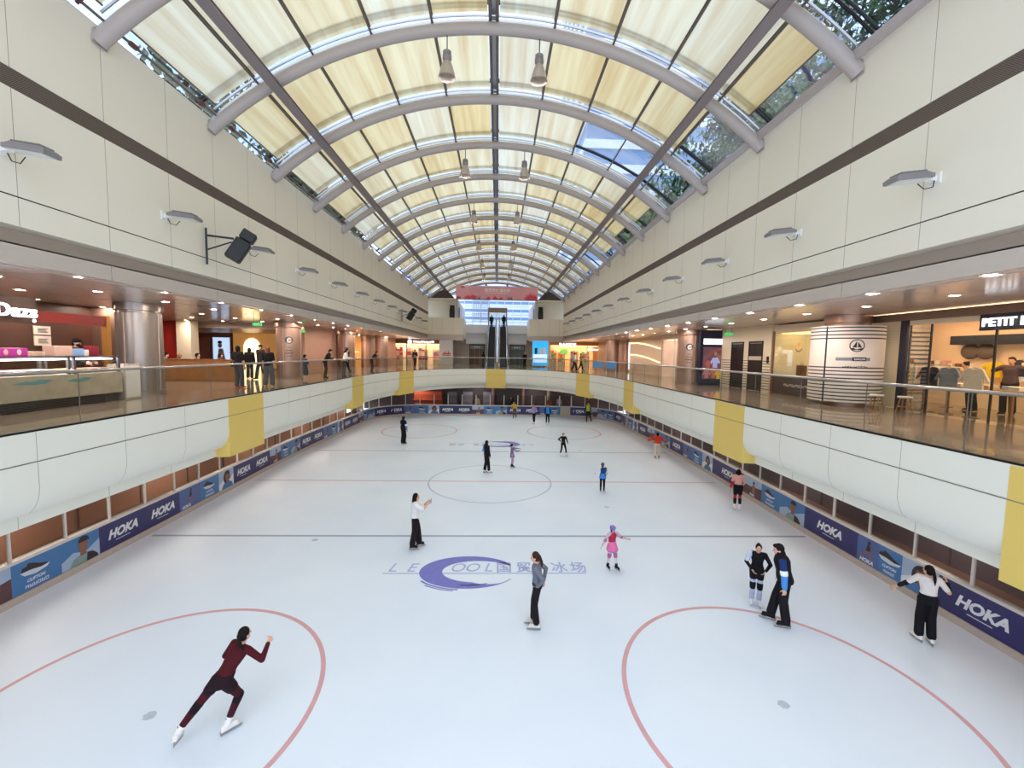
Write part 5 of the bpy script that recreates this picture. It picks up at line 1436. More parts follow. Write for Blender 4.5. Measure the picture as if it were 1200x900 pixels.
# café corner
crate('low_partition', (-18.2, 20.3, ZP), (-12.35, 20.45, ZP+1.0), M_wood, 'low wooden partition in front of the café seats', 'partition', .02, lambda t, w, d, h: MB().box((-w-.02, -d-.05, h), (w+.02, d+.05, h+.04)).build('ledge', M_wood, t))
def light_poster(x0, x1, y, z0, z1, lab, m, art=None, cat='poster'):
    r = empty('lit_poster', ((x0+x1)/2, y, z0), 0, lab, cat); w = (x1-x0)/2; h = z1-z0
    MB().box((-w-.05, 0, -.05), (w+.05, .12, h+.05)).build('frame', M_alu, r)
    MB().box((-w, -.012, 0), (w, 0, h)).build('screen', m, r)
    if art: art(r, w, h)
    return r
M_scr = pm('screen_pale', '#b8d0f0', .5, emit=1.1, var=.12, scale=2); M_scrblue = pm('screen_blue', '#2a9fe0', .5, emit=1.0, var=.15, scale=1)
def lady(r, w, h):
    mb = MB(); g = lambda u, v: (u, -.018, v)
    mb.add([g(*p) for p in circ((-.1, h*.66), .16, 16, ry=.2)], [list(range(16))]); mb.build('picture_head', M_white, r, fixn=False)
    mb = MB(); mb.add([(u, -.02, v) for u, v in circ((-.1, h*.78), .17, 12, -20, 200, ry=.14)], [list(range(13))]); mb.build('picture_hair', M_ink, r, fixn=False)
    mb = MB(); mb.add([g(-.35, 0), g(.3, 0), g(.12, h*.52), (-.2, -.018, h*.52)], [(0, 1, 2, 3)]); mb.build('picture_body', M_white, r, fixn=False)
light_poster(-21.6, -20.35, 32.85, 4.95, 6.7, 'pale blue lit poster of a figure on the rose back wall', M_scr, lady)
crate('rose_door', (-22.9, 32.9, ZP), (-21.9, 32.98, ZP+2.35), pm('door_rose', '#d8a08e', .5), 'pale rose door left of the blue lit poster', 'door', .01, lambda t, w, d, h: MB().box((w-.14, -d-.04, 1.0), (w-.1, -d, 1.16)).build('handle', M_steel, t))
# gold lit shop beyond the strolling people
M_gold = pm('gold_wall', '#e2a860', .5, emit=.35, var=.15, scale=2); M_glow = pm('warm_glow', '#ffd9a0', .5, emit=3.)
gs = empty('gold_shop', (-18.2, 32.7, ZP), 0, 'gold lit shop front with an arch behind the strolling people', 'shop', 'shops of the promenade')
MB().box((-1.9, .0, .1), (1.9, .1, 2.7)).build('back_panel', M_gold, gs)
mb = MB(); n = 16
op = [(-.75+.75*0, 0)] ; arcp = [(.2+.62*math.cos(PI*k/n), 1.6+.75*math.sin(PI*k/n)) for k in range(n+1)]
mb.prism([(.82, 0)]+arcp+[(-.42, 0)], lambda u, v, d: (u-.6, -.02-d, v), 0, .03); mb.build('arch_panel', M_glow, gs)
for x in (-1.9, 1.8): MB().box((x, -.06, 0), (x+.1, .1, 2.75)).build('jamb', M_darkpanel, gs)
MB().box((-1.9, -.3, .45), (-1.2, -.05, .5)).box((.8, -.3, .45), (1.7, -.05, .5)).box((-1.9, -.3, 1.2), (-1.2, -.05, 1.25)).build('shelf', M_wood, gs)
g2 = empty('gold_shop', (-12.5, 36.05, ZP), 0, 'narrow gold lit shop front between the rose walls on the left', 'shop', 'shops of the promenade')
MB().box((-.6, 0, 0), (-.5, 3.5, 2.8)).build('back_panel', M_gold, g2); MB().box((-.1, 0, 2.75), (.05, 3.5, 3.0)).build('fascia', M_darkpanel, g2)
MB().ell((.02, .7, 2.45), (.06, .28, .2), 14, 8).build('round_sign', M_neon, g2); MB().box((-.6, 3.5, 0), (.0, 3.56, 2.8)).build('side_panel', M_gold, g2)
for y in (.0, 3.4): MB().box((-.1, y, 0), (.06, y+.1, 2.8)).build('jamb', M_darkpanel, g2)
for k in range(2): MB().box((-.5, .5, .7+.7*k), (-.2, 3.1, .74+.7*k)).build('shelf', M_glow if k else M_wood, g2)

# ================================================================== far shops
M_warm = pm('shop_warm', '#f0b078', .5, emit=.8, var=.35, scale=1.2); M_pale = pm('shop_pale', '#e8cdbc', .5, emit=.3, var=.25, scale=1.2)  # back walls given a glow of their own to look lit
def goods(parent, x0, x1, y, z0, n, seed, pal):
    rnd = random.Random(seed)
    for k in range(n):
        w = (x1-x0)/n; x = x0+w*k; h = .16+.3*rnd.random(); m = pal[rnd.randrange(len(pal))]
        MB().bev((x+.03, y-.16, z0), (x+w-.03, y+.1, z0+h), .03).build('goods', cloth(m), parent)
def shelving(x0, x1, y, lab, pal, seed, rows=(.5, 1.05, 1.6)):
    s = empty('shelf_unit', ((x0+x1)/2, y, ZP), 0, lab, 'shelf'); w = (x1-x0)/2
    MB().box((-w, .12, 0), (w, .16, 2.1)).build('back_panel', M_white, s)
    for x in (-w, w-.03): MB().box((x, -.22, 0), (x+.03, .12, 2.1)).build('side_panel', M_white, s)
    for k, z in enumerate(rows):
        MB().box((-w, -.22, z-.03), (w, .12, z)).build('shelf', M_white, s); goods(s, -w+.05, w-.05, -.03, z, max(3, int(w*5)), seed+k, pal)
    return s
PAL1 = ['#e8d0d0', '#c03a48', '#e0b0c0', '#f0ece6', '#8a6ab0', '#d8c090']; PAL2 = ['#e08a40', '#d8583a', '#f0e0c8', '#6ac06a', '#8a5ab8', '#e8b070', '#f4f0ea']
f1 = empty('toy_shop', (-9.8, 51.25, ZP), 0, 'white lit toy shop front at the far left end of the promenade', 'shop', 'shops of the promenade')
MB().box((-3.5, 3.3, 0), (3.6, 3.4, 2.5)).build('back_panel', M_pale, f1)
for x in (-3.55, -1.2, 1.1, 3.5): MB().box((x, -.05, 0), (x+.09, .05, 2.52)).build('mullion', M_darkmetal, f1)
mb = MB(); scrawl(mb, lambda u, v, d: V((-.35+u, -.17-d, 2.58+v)), 11, 2.5, .3, 4); mb.build('lettering', M_neon, f1)
MB().ell((-.75, -.2, 2.7), (.26, .05, .26), 16, 8).build('round_sign', M_neon, f1)
mb = MB(); scrawl(mb, lambda u, v, d: V((-3.2+u, 3.25-d, 1.85+v)), 9, 1.9, .26, 5); mb.build('lettering', M_neon, f1)
MB().box((-3.4, .2, 2.4), (3.4, 3.2, 2.44)).build('light_panel', M_glow, f1)
for k, x in enumerate((-12.4, -10.9, -9.3, -7.6)): shelving(x-.6, x+.6, 53.2+(k % 2)*.8, 'white shelf unit of bright goods in the far left shop, %s from the left' % ordn(k+1), PAL1, 20+k)
f2 = empty('children_shop', (9.35, 51.25, ZP), 0, 'warm lit children shop front at the far right end of the promenade', 'shop', 'shops of the promenade')
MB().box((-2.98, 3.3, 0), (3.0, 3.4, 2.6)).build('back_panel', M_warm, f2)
for x in (-2.98, 1.5, 2.9): MB().box((x, -.05, 0), (x+.1, .05, 2.62)).build('mullion', M_white, f2)
mb = MB(); write(mb, 'BAKIDS', lambda a, b, d: V((-.9+a, -.17-d, 2.42+b)), depth=.04, size=.62, bold=.02); mb.build('lettering', M_neon, f2, fixn=False)
mb = MB(); scrawl(mb, lambda u, v, d: V((1.6+u, -.1-d, 2.02+v)), 6, 1.25, .22, 6); mb.build('lettering', M_neon, f2)
MB().box((-2.9, .2, 2.5), (2.9, 3.2, 2.54)).build('light_panel', M_glow, f2)
for k, x in enumerate((6.9, 8.1, 9.6, 11.2)): shelving(x-.5, x+.5, 53+(k % 2)*.8, 'white shelf unit of orange goods in the far right shop, %s from the left' % ordn(k+1), PAL2, 40+k)
o = crate('green_display', (7.8, 52.0, ZP+1.5), (8.6, 52.05, ZP+2.2), pm('green_card', '#8ad070', .5, emit=.5), 'green hanging display card in the far right shop', 'card')
def sea(r, w, h):
    mb = MB(); mb.box((-w*.9, -.02, h*.12), (w*.9, -.013, h*.46)); mb.build('picture_haze', M_scr, r)
    mb = MB(); scrawl(mb, lambda u, v, d: V((-w*.7+u, -.021-d*.1, h*.25+v)), 6, w*1.4, .3, 8); mb.build('lettering', M_scrblue, r)
    for x, c in ((-.5, M_ink), (.1, M_white), (.45, M_white)): MB().box((x-.14, -.022, h*.46), (x+.16, -.013, h*.72)).build('picture_figure', c, r)
light_poster(4.0, 5.75, 48.5, 4.5, 7.3, 'bright blue lit poster right of the escalators', M_scrblue, sea)
w_ = empty('poster_stand', (-6.1, 50.4, ZP), 0, 'white poster column with red drawing left of the escalators', 'poster stand')
MB().bev((-.85, 0, 0), (.75, .3, 2.95), .02).build('panel', pm('poster_white', '#d8d4d4', .5), w_)
mb = MB()
for k in range(5): mb.prism([(-.5+.2*k, 1.25), (-.38+.2*k, 1.25+.3+.18*(k % 2)), (-.26+.2*k, 1.25)], lambda u, v, d: (u, -.003-d, v), 0, .002)
mb.build('red_drawing', pm('poster_red', '#c8402c', .5), w_)
mb = MB(); mb.box((-.55, -.004, 1.1), (.5, -.001, 1.18)); mb.build('red_drawing', M_darkpanel, w_)

# ================================================================== right promenade: neon shop, poster, lifts
ns = empty('neon_shop', (12.2, 24.6, ZP), 0, 'bright shop front with curved light lines on the right promenade', 'shop', 'shops of the promenade')
MB().box((1.6, 0, 0), (1.7, 6.3, 2.8)).build('back_panel', M_pale, ns); MB().box((.05, 6.3, 0), (1.7, 6.38, 2.8)).build('side_panel', M_pale, ns); MB().box((-.1, 0, 2.72), (.1, 6.4, 2.98)).build('fascia', M_cream2, ns)
for y in (0, 2.1, 4.2, 6.2): MB().box((-.03, y, 0), (.03, y+.06, 2.72)).build('mullion', M_white, ns)
MB().box((.2, .2, 2.66), (1.5, 6.1, 2.7)).build('light_panel', pm('neon_panel', '#ffe6c8', .5, emit=1.6), ns)
for zz in (1.3, 2.35):
    MB().tube([(-.06, 6.7+.45*k, zz-.28+.55*math.sin(k/16*PI*.55)) for k in range(17)], .035, 8).build('light_line', M_glow, ns, smooth=True)
MB().tube([(-.08, 14.0, .2), (-.08, 14.05, 1.2), (-.08, 14.1, 2.7)], .05, 8).build('light_line', M_neon, ns, smooth=True)
for k, y in enumerate((25.6, 27.5, 29.6)):
    s = shelving(-.7, .7, 0, 'white shelf unit of pale goods in the neon shop, %s from the camera' % ordn(k+1), ['#e8e0da', '#f2eee8', '#c8a890', '#d87858', '#b8b0c0'], 60+k); s.location = (13.5, y, ZP); s.rotation_euler = (0, 0, -PI/2)
def clothesart(r, w, h):
    for k in range(6):
        mb = MB(); u = -.5+.1*k; mb.add([(u, -.0135, 1.45+.06*k), (u+.5, -.0135, 1.9+.02*k), (u+.5, -.0135, 1.93+.02*k), (u, -.0135, 1.5+.06*k)], [(0, 1, 2, 3)]); mb.build('picture_rail', pm('art_rail', '#9a5a4a', .5, emit=.2), r, fixn=False)
    T = [(-.3, 0), (.3, 0), (.28, .5), (.5, .32), (.6, .5), (.3, .88), (.12, .9), (-.12, .9), (-.3, .88), (-.6, .5), (-.5, .32), (-.28, .5)]
    for k, (u, v, a, c) in enumerate(((-.32, .38, .5, '#b87a80'), (-.25, .95, .42, '#a85848'), (.28, 1.2, .5, '#8a6a58'), (.12, .95, .62, '#aab4ec'), (.05, .4, .5, '#c86a5a'), (.32, .35, .5, '#d8b848'), (.12, 1.5, .26, '#5a3a34'))):
        mb = MB(); mb.add([(u+p[0]*a*.7, -.015-.0012*k, v+p[1]*a) for p in T], [list(range(12))]); mb.build('picture_garment', pm('art_'+c.strip('#'), c, .5, emit=.3, var=.25, scale=8), r, fixn=False)
    mb = MB(); mb.add([(p[0]+.12, -.025, p[1]+1.7) for p in circ((0, 0), .09, 12, ry=.11)], [list(range(12))]); mb.build('picture_head', M_skin2, r, fixn=False)
pb = empty('poster_box', (11.55, 22.3, ZP), 0, 'tall dark blue poster box with clothing picture beside the copper column', 'poster')
MB().bev((-.72, 0, 0), (.72, .2, 2.96), .01).build('case', pm('box_navy', '#1c1d3a', .4), pb)
MB().box((-.55, -.012, .35), (.5, 0, 2.05)).build('picture', pm('art_base', '#6a4a5a', .5, emit=.25, var=.5, scale=3), pb)
MB().box((-.55, -.012, 2.2), (.52, 0, 2.5)).build('light_panel', pm('box_light', '#e8f0ff', .5, emit=1.6), pb)
clothesart(pb, .5, 2.0)
M_liftd = pm('lift_dark', '#2a201e', .3, .4)
for y0, lab in ((18.75, 'dark lift door in the striped wall nearer to the shop window'), (20.25, 'dark doorway in the striped wall nearer to the blue poster')):
    r = empty('lift_door', (12.0, y0, ZP), 0, lab, 'door')
    MB().box((-.03, 0, 0), (.0, .08, 2.3)).box((-.03, 1.0, 0), (0, 1.08, 2.3)).box((-.03, 0, 2.22), (0, 1.08, 2.3)).build('frame', M_darkmetal, r)
    for k in range(2): MB().box((-.015, .09+.45*k, .02), (-.004, .53+.45*k, 2.2)).build('door_leaf', M_liftd, r)
    if y0 < 19: MB().box((-.03, 0.05, 1.42), (-.002, 1.03, 1.6)).build('head_panel', M_ceil2, r)
cpn = crate('call_panel', (11.96, 18.3, ZP+1.3), (12.0, 18.42, ZP+1.6), M_blackpl, 'small black lift call panel beside the nearer lift door', 'panel', .005)
mb = MB()
for k in range(11):
    z = ZP+.12+.125*k
    for ya, yb in ((18.2, 18.73), (19.85, 20.23), (21.35, 22.2)): mb.box((11.993, ya, z), (12.0, yb, z+.03))
st = mb.build('wall_stripe', M_navy); struct(st)
# exit sign hanging from the ceiling on each side
M_exit = pm('exit_green', '#2fb858', .5, emit=.9)
for (x, y), lab in (((11.4, 20.6), 'green exit sign above the striped lift wall'), ((-10.9, 19.6), 'green exit sign hanging over the left promenade near the strolling people'), ((-12.0, 26.4), 'green exit sign on the rose wall of the left promenade')):
    r = empty('exit_sign', (x, y, 7.0), 0, lab, 'exit sign', 'green exit signs')
    MB().box((-.2, -.03, -.07), (.2, .03, .07)).build('sign_face', M_exit, r)
    for s in (-.15, .15): MB().box((s-.006, -.006, .07), (s+.006, .006, .32)).build('hanger', M_darkmetal, r)
    mb = MB(); write(mb, 'EXIT', lambda a, b, d: V((a, -.034, -.04+b)), size=.11); mb.build('lettering', M_white, r, fixn=False)

# ================================================================== shop window right of the lifts
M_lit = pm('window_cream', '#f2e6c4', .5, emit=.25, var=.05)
sw = empty('shop_window', (12.1, 15.3, ZP), 0, 'cream lit shop window with dark base behind the striped drum', 'shop window')
MB().box((0, 0, 0), (1.5, 2.9, .78)).build('base', pm('window_base', '#43383a', .4), sw)
MB().box((1.4, 0, .78), (1.5, 2.9, 2.7)).build('back_panel', M_lit, sw); MB().box((0, 2.8, .78), (1.5, 2.9, 2.7)).build('side_panel', M_lit, sw)
MB().box((0, 0, 2.62), (1.5, 2.9, 2.95)).build('head', M_cream2, sw); MB().box((.2, .2, 2.58), (1.2, 2.7, 2.61)).build('light_panel', M_glow, sw)
MB().box((-.02, .02, .78), (-.01, 2.88, 2.62)).build('glass_pane', M_shopglass, sw)
MB().box((-.06, 2.82, .0), (.02, 2.94, 2.7)).build('jamb', M_darkpanel, sw)
mb = MB(); n = 24
mb.add([(-.025, 1.3+p[0], 2.0+p[1]) for p in circ((0, 0), .2, n, 200, 340)]+[(-.025, 1.3+p[0], 2.0+p[1]) for p in circ((0, 0), .17, n, 200, 340)], [(i, i+1, n+2+i, n+1+i) for i in range(n)]); mb.build('window_crest', M_ink, sw, fixn=False)
MB().box((-.027, 1.2, 1.92), (-.022, 1.4, 2.14)).build('window_crest', M_gold, sw)
mb = MB(); scrawl(mb, lambda u, v, d: V((-.002-d*.1, 2.1-u, .36+v)), 8, 1.4, .13, 3); mb.build('lettering', M_ceil2, sw, fixn=False)
def garment(x, y, z, rz, w, h, col, lab, sleeve=.3, coat=False, name='garment', cat='garment', stand=False):
    r = empty(name, (x, y, z), rz, lab, cat)
    pts = [(-w*.5, 0), (w*.5, 0), (w*.46, h*.62), (w*.5+w*sleeve*.9, h*(.35 if coat else .55)), (w*.5+w*sleeve*1.2, h*(.4 if coat else .66)), (w*.42, h*.95), (w*.15, h), (w*.08, h*.94), (-w*.08, h*.94), (-w*.15, h), (-w*.42, h*.95), (-w*.5-w*sleeve*1.2, h*(.4 if coat else .66)), (-w*.5-w*sleeve*.9, h*(.35 if coat else .55)), (-w*.46, h*.62)]
    mb = MB(); mb.prism(pts, lambda u, v, d: (u, d*(1-.0), v), -.05, .05)
    o = mb.build('fabric', cloth(col), r)
    b = o.modifiers.new('b', 'BEVEL'); b.width = .02; b.segments = 2
    MB().tube([(-w*.35, 0, h*.93), (0, 0, h*1.02), (w*.35, 0, h*.93)], .008, 6).build('hanger', M_steel, r)
    if stand:
        MB().tube([(0, 0, -stand), (0, 0, 0)], .015, 8).build('stand_pole', M_steel, r); MB().lathe([(.16, -stand), (.16, -stand+.015), (.02, -stand+.03)], n=18).build('stand_base', M_steel, r)
    return r
garment(12.75, 15.9, ZP+1.22, -PI/2, .42, .7, '#c9b8a2', 'beige hooded coat standing in the cream shop window', .2, True, 'coat', 'coat', .43)
crate('paper_bag', (12.5, 16.9, ZP+.79), (12.7, 17.25, ZP+1.25), pm('bag_brown', '#7a4a32', .6), 'brown paper bag on the window ledge', 'bag', .01, lambda t, w, d, h: MB().tube([(0, -d*.4, h), (0, -d*.3, h+.12), (0, d*.3, h+.12), (0, d*.4, h)], .008, 6).build('handle', M_ink, t))
# ================================================================== clothes shop with the striped wall
M_shopwall = pm('shop_wall_peach', '#ecc8a6', .5, emit=.16, var=.05); M_shelfw = pm('shelf_white', '#f2ece4', .4)  # peach wall emits a little to brighten the shop interior
cs = empty('clothes_shop', (12.5, 4, ZP), 0, 'clothes shop front with dark blue sign and glass screens on the right', 'shop', 'shops of the promenade')
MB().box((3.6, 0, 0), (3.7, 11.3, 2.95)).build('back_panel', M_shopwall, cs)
MB().box((.75, 11.2, 0), (3.6, 11.3, 2.95)).build('side_panel', M_stripew, cs)
MB().box((.0, 0, 2.6), (.1, 8.7, 2.78)).build('head_rail', M_cream2, cs)
MB().box((-.1, .5, 2.34), (.02, 6.54, 2.76)).build('sign_box', pm('sign_navy', '#15182a', .4), cs)
MB().box((.9, 1, 2.86), (3, 10.8, 2.9)).build('light_panel', pm('shop_ceiling_glow', '#ffe2bc', .5, emit=5.), cs)
for y in (2.5, 4.4, 6.2, 7.8): MB().box((-.02, y, 0), (.02, y+.04, 2.6)).build('mullion', M_darkmetal, cs)
for y0, y1 in ((2.55, 4.38), (4.46, 6.18), (6.26, 7.78), (7.86, 8.48)): MB().box((-.006, y0, .04), (.004, y1, 2.58)).build('glass_pane', M_shopglass, cs)
MB().box((-.06, 8.5, 0), (.1, 8.72, 2.78)).build('pillar', M_navy, cs)
MB().box((3.2, 3.4, 2.1), (3.6, 10.2, 2.4)).build('pelmet', M_navy, cs)
for k in range(15): MB().box((.8, 11.17, .3+.16*k), (3.57, 11.2, .345+.16*k)).build('wall_stripe', M_navy, cs)
mb = MB(); write(mb, 'PETIT B', lambda a, b, d: V((12.385-d, 10.46-a, ZP+2.44+b)), depth=.04, size=.29, bold=.006, align='LEFT', space=1.0)
tag(mb.build('shop_sign', M_neon, fixn=False), 'glowing white letters on the dark blue shop sign', 'sign')
fp_ = empty('frosted_panel', (12.9, 13.7, ZP), 0, 'pale frosted glass panel between the striped drum and the navy pillar', 'panel')
MB().box((0, -.7, .02), (.04, .8, 2.85)).build('glass', pm('frosted_cream', '#d2c4a8', .3, emit=.12, var=.03), fp_)
for k in range(5): MB().box((-.004, -.7, 2.1+.09*k), (0, .8, 2.11+.09*k)).build('etched_line', M_ceil2, fp_)
# display wall of clothes
zs = [ZP+1.45, ZP+.95]
for k, (y, z, c, lab) in enumerate(((13.02, 1.02, '#e8c028', 'yellow T-shirt on the back wall of the clothes shop'), (12.28, 1.1, '#3c3e52', 'dark grey T-shirt with print on the back wall of the clothes shop'),
        (14.05, 1.0, '#b8b0b0', 'pale grey T-shirt on the back wall of the clothes shop'), (14.75, 1.0, '#d8d0cc', 'off white top on the back wall of the clothes shop'), (12.65, .72, '#e0a030', 'small orange top under the yellow T-shirt'))):
    garment(15.95, y, ZP+z, -PI/2, .42 if z > 1 else .3, .52 if z > 1 else .3, c, lab, .25)
for k, (y, lab) in enumerate(((13.3, 'nearer'), (13.75, 'farther'))):
    r = empty('wall_basket', (15.95, y, ZP+1.75), 0, '%s patterned bag high on the back wall of the clothes shop' % lab, 'bag')
    MB().ell((0, 0, .12), (.1, .3, .26), 16, 10).build('body', pm('bag_pattern', '#6a5a52', .6, var=.6, scale=22), r, smooth=True); MB().tube([(0, -.15, .35), (0, 0, .5), (0, .15, .35)], .015, 6).build('handle', M_ink, r)
for k, z in enumerate((.6, 1.0, 1.4)):
    r = empty('wall_shelf', (15.8, 11.2, ZP+z), 0, '%s white wall shelf of folded clothes in the clothes shop' % ['lowest', 'middle', 'highest'][k], 'shelf')
    MB().box((-.25, -1.1, -.03), (.25, .95, 0)).build('board', M_shelfw, r)
    rnd = random.Random(k)
    for j in range(6): MB().bev((-.2, -1.0+.32*j, 0), (.2, -.74+.32*j, .06+.1*rnd.random()), .02).build('folded_pile', cloth(['#e8e4e0', '#c8d4e8', '#e8c8a0', '#f0d860', '#d8a0a0'][(j+k) % 5]), r)
def table(x, y, w, d, h, lab, m=M_wood, top=None):
    t = empty('display_table', (x, y, ZP), 0, lab, 'table')
    MB().bev((-w/2, -d/2, h-.06), (w/2, d/2, h), .01).build('tabletop', m, t)
    for sx_ in (-1, 1):
        for sy in (-1, 1): MB().bar((sx_*(w/2-.06), sy*(d/2-.06), 0), (sx_*(w/2-.06), sy*(d/2-.06), h-.06), .06, .06, up=(1, 0, 0)).build('leg', m, t)
    return t
table(13.9, 11.7, .9, 2.4, .78, 'long wooden display table inside the clothes shop')
table(13.6, 13.6, .8, .8, .62, 'small wooden display table near the navy pillar')
rnd = random.Random(9)
for k in range(7):
    y = 10.65+.35*k; r = empty('folded_pile', (13.9+.12*((k % 2)*2-1), y, ZP+.781), 0, '%s folded clothes pile on the long display table, %s from the camera' % (['white', 'pale blue', 'beige', 'yellow'][k % 4], ordn(k+1)), 'clothes', 'folded clothes on the long table')
    for j in range(3): MB().bev((-.14, -.12, .035*j), (.14, .12, .035*j+.033), .012).build('folded_item', cloth(['#eceae6', '#b8c8e0', '#d8c4a8', '#e8cc58'][k % 4]), r)
for k, (y, c, nm) in enumerate(((11.75, '#8a94a4', 'grey blue'), (12.3, '#2a2c3a', 'navy'), (11.1, '#e6dfd6', 'white'))):
    garment(13.05, y, ZP+.75, rad(-70), .4, .62, c, '%s jacket on a floor stand near the front of the clothes shop' % nm, .25, True, 'jacket', 'jacket', .74)
def stool(x, y, lab):
    r = empty('stool', (x, y, ZP+.004), rad(20), lab, 'stool')
    MB().lathe([(0, .44), (.17, .44), (.18, .46), (.17, .49), (0, .49)], n=22).build('seat', M_shelfw, r, smooth=True)
    for k in range(4):
        a = PI/4+PI/2*k; MB().cyl((.2*math.cos(a), .2*math.sin(a), 0), (.1*math.cos(a), .1*math.sin(a), .44), .014, 8, .018).build('leg', M_wood, r)
    MB().tube([(.16*math.cos(t), .16*math.sin(t), .18) for t in [2*PI*k/16 for k in range(16)]], .009, 6, closed=True).build('foot_ring', M_wood, r)
stool(11.6, 12.45, 'white topped wooden stool beside the striped drum'); stool(11.95, 11.9, 'white topped wooden stool nearer the shop glass')
# blue barrier signs near the far right corner
for k, (x, y) in enumerate(((8.9, 37.2), (9.6, 35.4))):
    r = empty('barrier_sign', (x, y, ZP), rad(-30), '%s blue barrier sign near the far right corner' % ['farther', 'nearer'][k], 'sign', 'blue barrier signs')
    MB().bev((-.45, -.02, .35), (.45, .02, .95), .01).build('panel', pm('barrier_blue', '#5a9ae0', .5, var=.3, scale=4), r)
    for s in (-.4, .4): MB().bar((s, 0, 0), (s, 0, .98), .03, .03, up=(1, 0, 0)).build('leg', M_white, r)
    for s in (-.4, .4): MB().box((s-.02, -.2, 0), (s+.02, .2, .02)).build('foot', M_white, r)

# more stock in the clothes shop
ra = empty('clothes_rack', (15.0, 14.1, ZP), rad(90), 'steel rack of pastel clothes in the back corner of the clothes shop', 'rack')
for x in (-.6, .6): MB().tube([(x, 0, 0), (x, 0, 1.4)], .015, 8).build('upright', M_steel, ra); MB().box((x-.02, -.22, 0), (x+.02, .22, .02)).build('foot', M_steel, ra)
MB().tube([(-.6, 0, 1.4), (.6, 0, 1.4)], .015, 8).build('rail', M_steel, ra)
rnd = random.Random(4)
for k in range(12):
    x = -.52+.095*k; MB().bev((x-.025, -.2, .75+.15*rnd.random()), (x+.025, .2, 1.33), .02).build('hanging_garment', cloth(['#e8d8d0', '#c8d4e4', '#e8b8a8', '#f0ece4', '#a8b4c8', '#d8c48a'][k % 6]), ra)
sh = empty('wall_shelf', (15.85, 14.3, ZP+1.35), 0, 'long white wall shelf of small goods above the clothes rack', 'shelf')
MB().box((-.2, -.75, -.03), (.25, .75, 0)).build('board', M_shelfw, sh)
for k in range(6): MB().bev((-.12, -.68+.23*k, 0), (.1, -.52+.23*k, .1+.12*rnd.random()), .02).build('goods', cloth(['#e8e4e0', '#7a4a3a', '#e8c8a0', '#d8a0a0'][k % 4]), sh)
ht = empty('hat', (13.1, 13.0, ZP+1.49), 0, 'round rust coloured hat on top of a jacket stand', 'hat')
MB().lathe([(0, .1), (.07, .1), (.1, .07), (.11, .0), (.19, -.01), (.19, 0)], n=24).build('felt', cloth('#a0502c'), ht, smooth=True); MB().lathe([(.112, .0), (.114, .03), (.106, .03)], n=24).build('hat_band', M_ink, ht)
MB().tube([(0, 0, -1.49), (0, 0, 0)], .012, 8).build('stand_pole', M_steel, ht); MB().lathe([(.14, -1.49), (.14, -1.475), (.02, -1.46)], n=18).build('stand_base', M_steel, ht)
# ---------------------------------------------------------------- people on the promenade
Z = ZP+.014
def dress(top, bot, hair, shoe='#2a2624', sl=1., hm=M_hairb, wide=.066, extra=()):
    return [('bottom', bot, dict(e=.016, flare=wide)), ('top', top, dict(e=.022, sleeve=sl)), ('hair', hm, dict(style=hair)), ('shoes', shoe)]+list(extra)
WALK = dict(lf=(-.09, -.22, .135), rf=(.09, .2, .085), lfp=-14, lh=(-.27, .14, .88), rh=(.27, -.1, .88))
person((-10.2, 16.95, Z), rad(-12), 1.64, dict(lf=(-.1, 0, .085), rf=(.1, .06, .085)), dress('#17161a', '#4a4a54', 'bob', '#b05040', .45, extra=[('bag', '#2a2624', dict(side=-.2))]), 'person in black top and grey trousers seen from behind at the left balustrade', vox=.012)
person((-9.55, 17.9, Z), rad(6), 1.62, dict(lf=(-.14, .0, .085), rf=(.14, .06, .085)), dress('#19171b', '#5a5c66', 'long', '#c8c0b8', .45, M_hairred, .085), 'person with long auburn hair in black top and grey trousers at the left balustrade', vox=.012)
person((-12.05, 21.9, Z), rad(165), 1.74, WALK, dress('#2b2a2e', '#33343c', 'short', extra=[('top', '#d0c4b8', dict(e=.012, lo=0, sleeve=0, name='shirt')), ('mask', '#dfe6ea'), ('cap', '#1c1a1c')]), 'person in open dark jacket, cap and face mask walking towards the camera', vox=.013)
person((-12.9, 26.0, Z), rad(-120), 1.6, WALK, dress('#2e3038', '#26262c', 'long', '#e6e2e0'), 'person in dark clothes stepping beside the column with round sign', vox=.014)
person((-12.9, 22.4, Z), rad(20), 1.58, dict(), dress('#1d1b1f', '#2b2a30', 'long'), 'person in black behind the strolling group near the gold shop', vox=.014)
person((-8.95, 19.9, Z), rad(-40), 1.3, dict(lh=(-.16, .3, 1.0), rh=(.16, .3, 1.0)), [('bottom', '#3a4048', dict(e=.03, len=.42, flare=.1, name='shorts')), ('top', '#3c4654', dict(e=.026, sleeve=.45)), ('hair', M_hairb, {}), ('shoes', '#8a8884')], 'child in dark T-shirt and shorts looking through the left balustrade', vox=.012)
person((-9.5, 23.6, Z), rad(-70), 1.66, dict(chest=(0, .16, 1.24), head=(0, .28, 1.5), hp=-20, lh=(-.2, .42, 1.1), rh=(.2, .42, 1.1)), dress('#151417', '#1d1c20', 'short'), 'person in black bending over the handrail beside a dark coat wearer', vox=.013)
person((-8.95, 24.9, Z), rad(-75), 1.66, dict(chest=(0, .1, 1.26), head=(0, .18, 1.55), lh=(-.2, .4, 1.1), rh=(.2, .4, 1.1)), dress('#e4dcd8', '#4c5058', 'short'), 'person in white shirt leaning on the left handrail', vox=.013)
person((-10.1, 28.6, Z), rad(150), 1.72, WALK, dress('#151416', '#1b1a1e', 'short', extra=[('mask', '#e0e6ea')]), 'person in black with face mask walking before the gold shop', vox=.014)
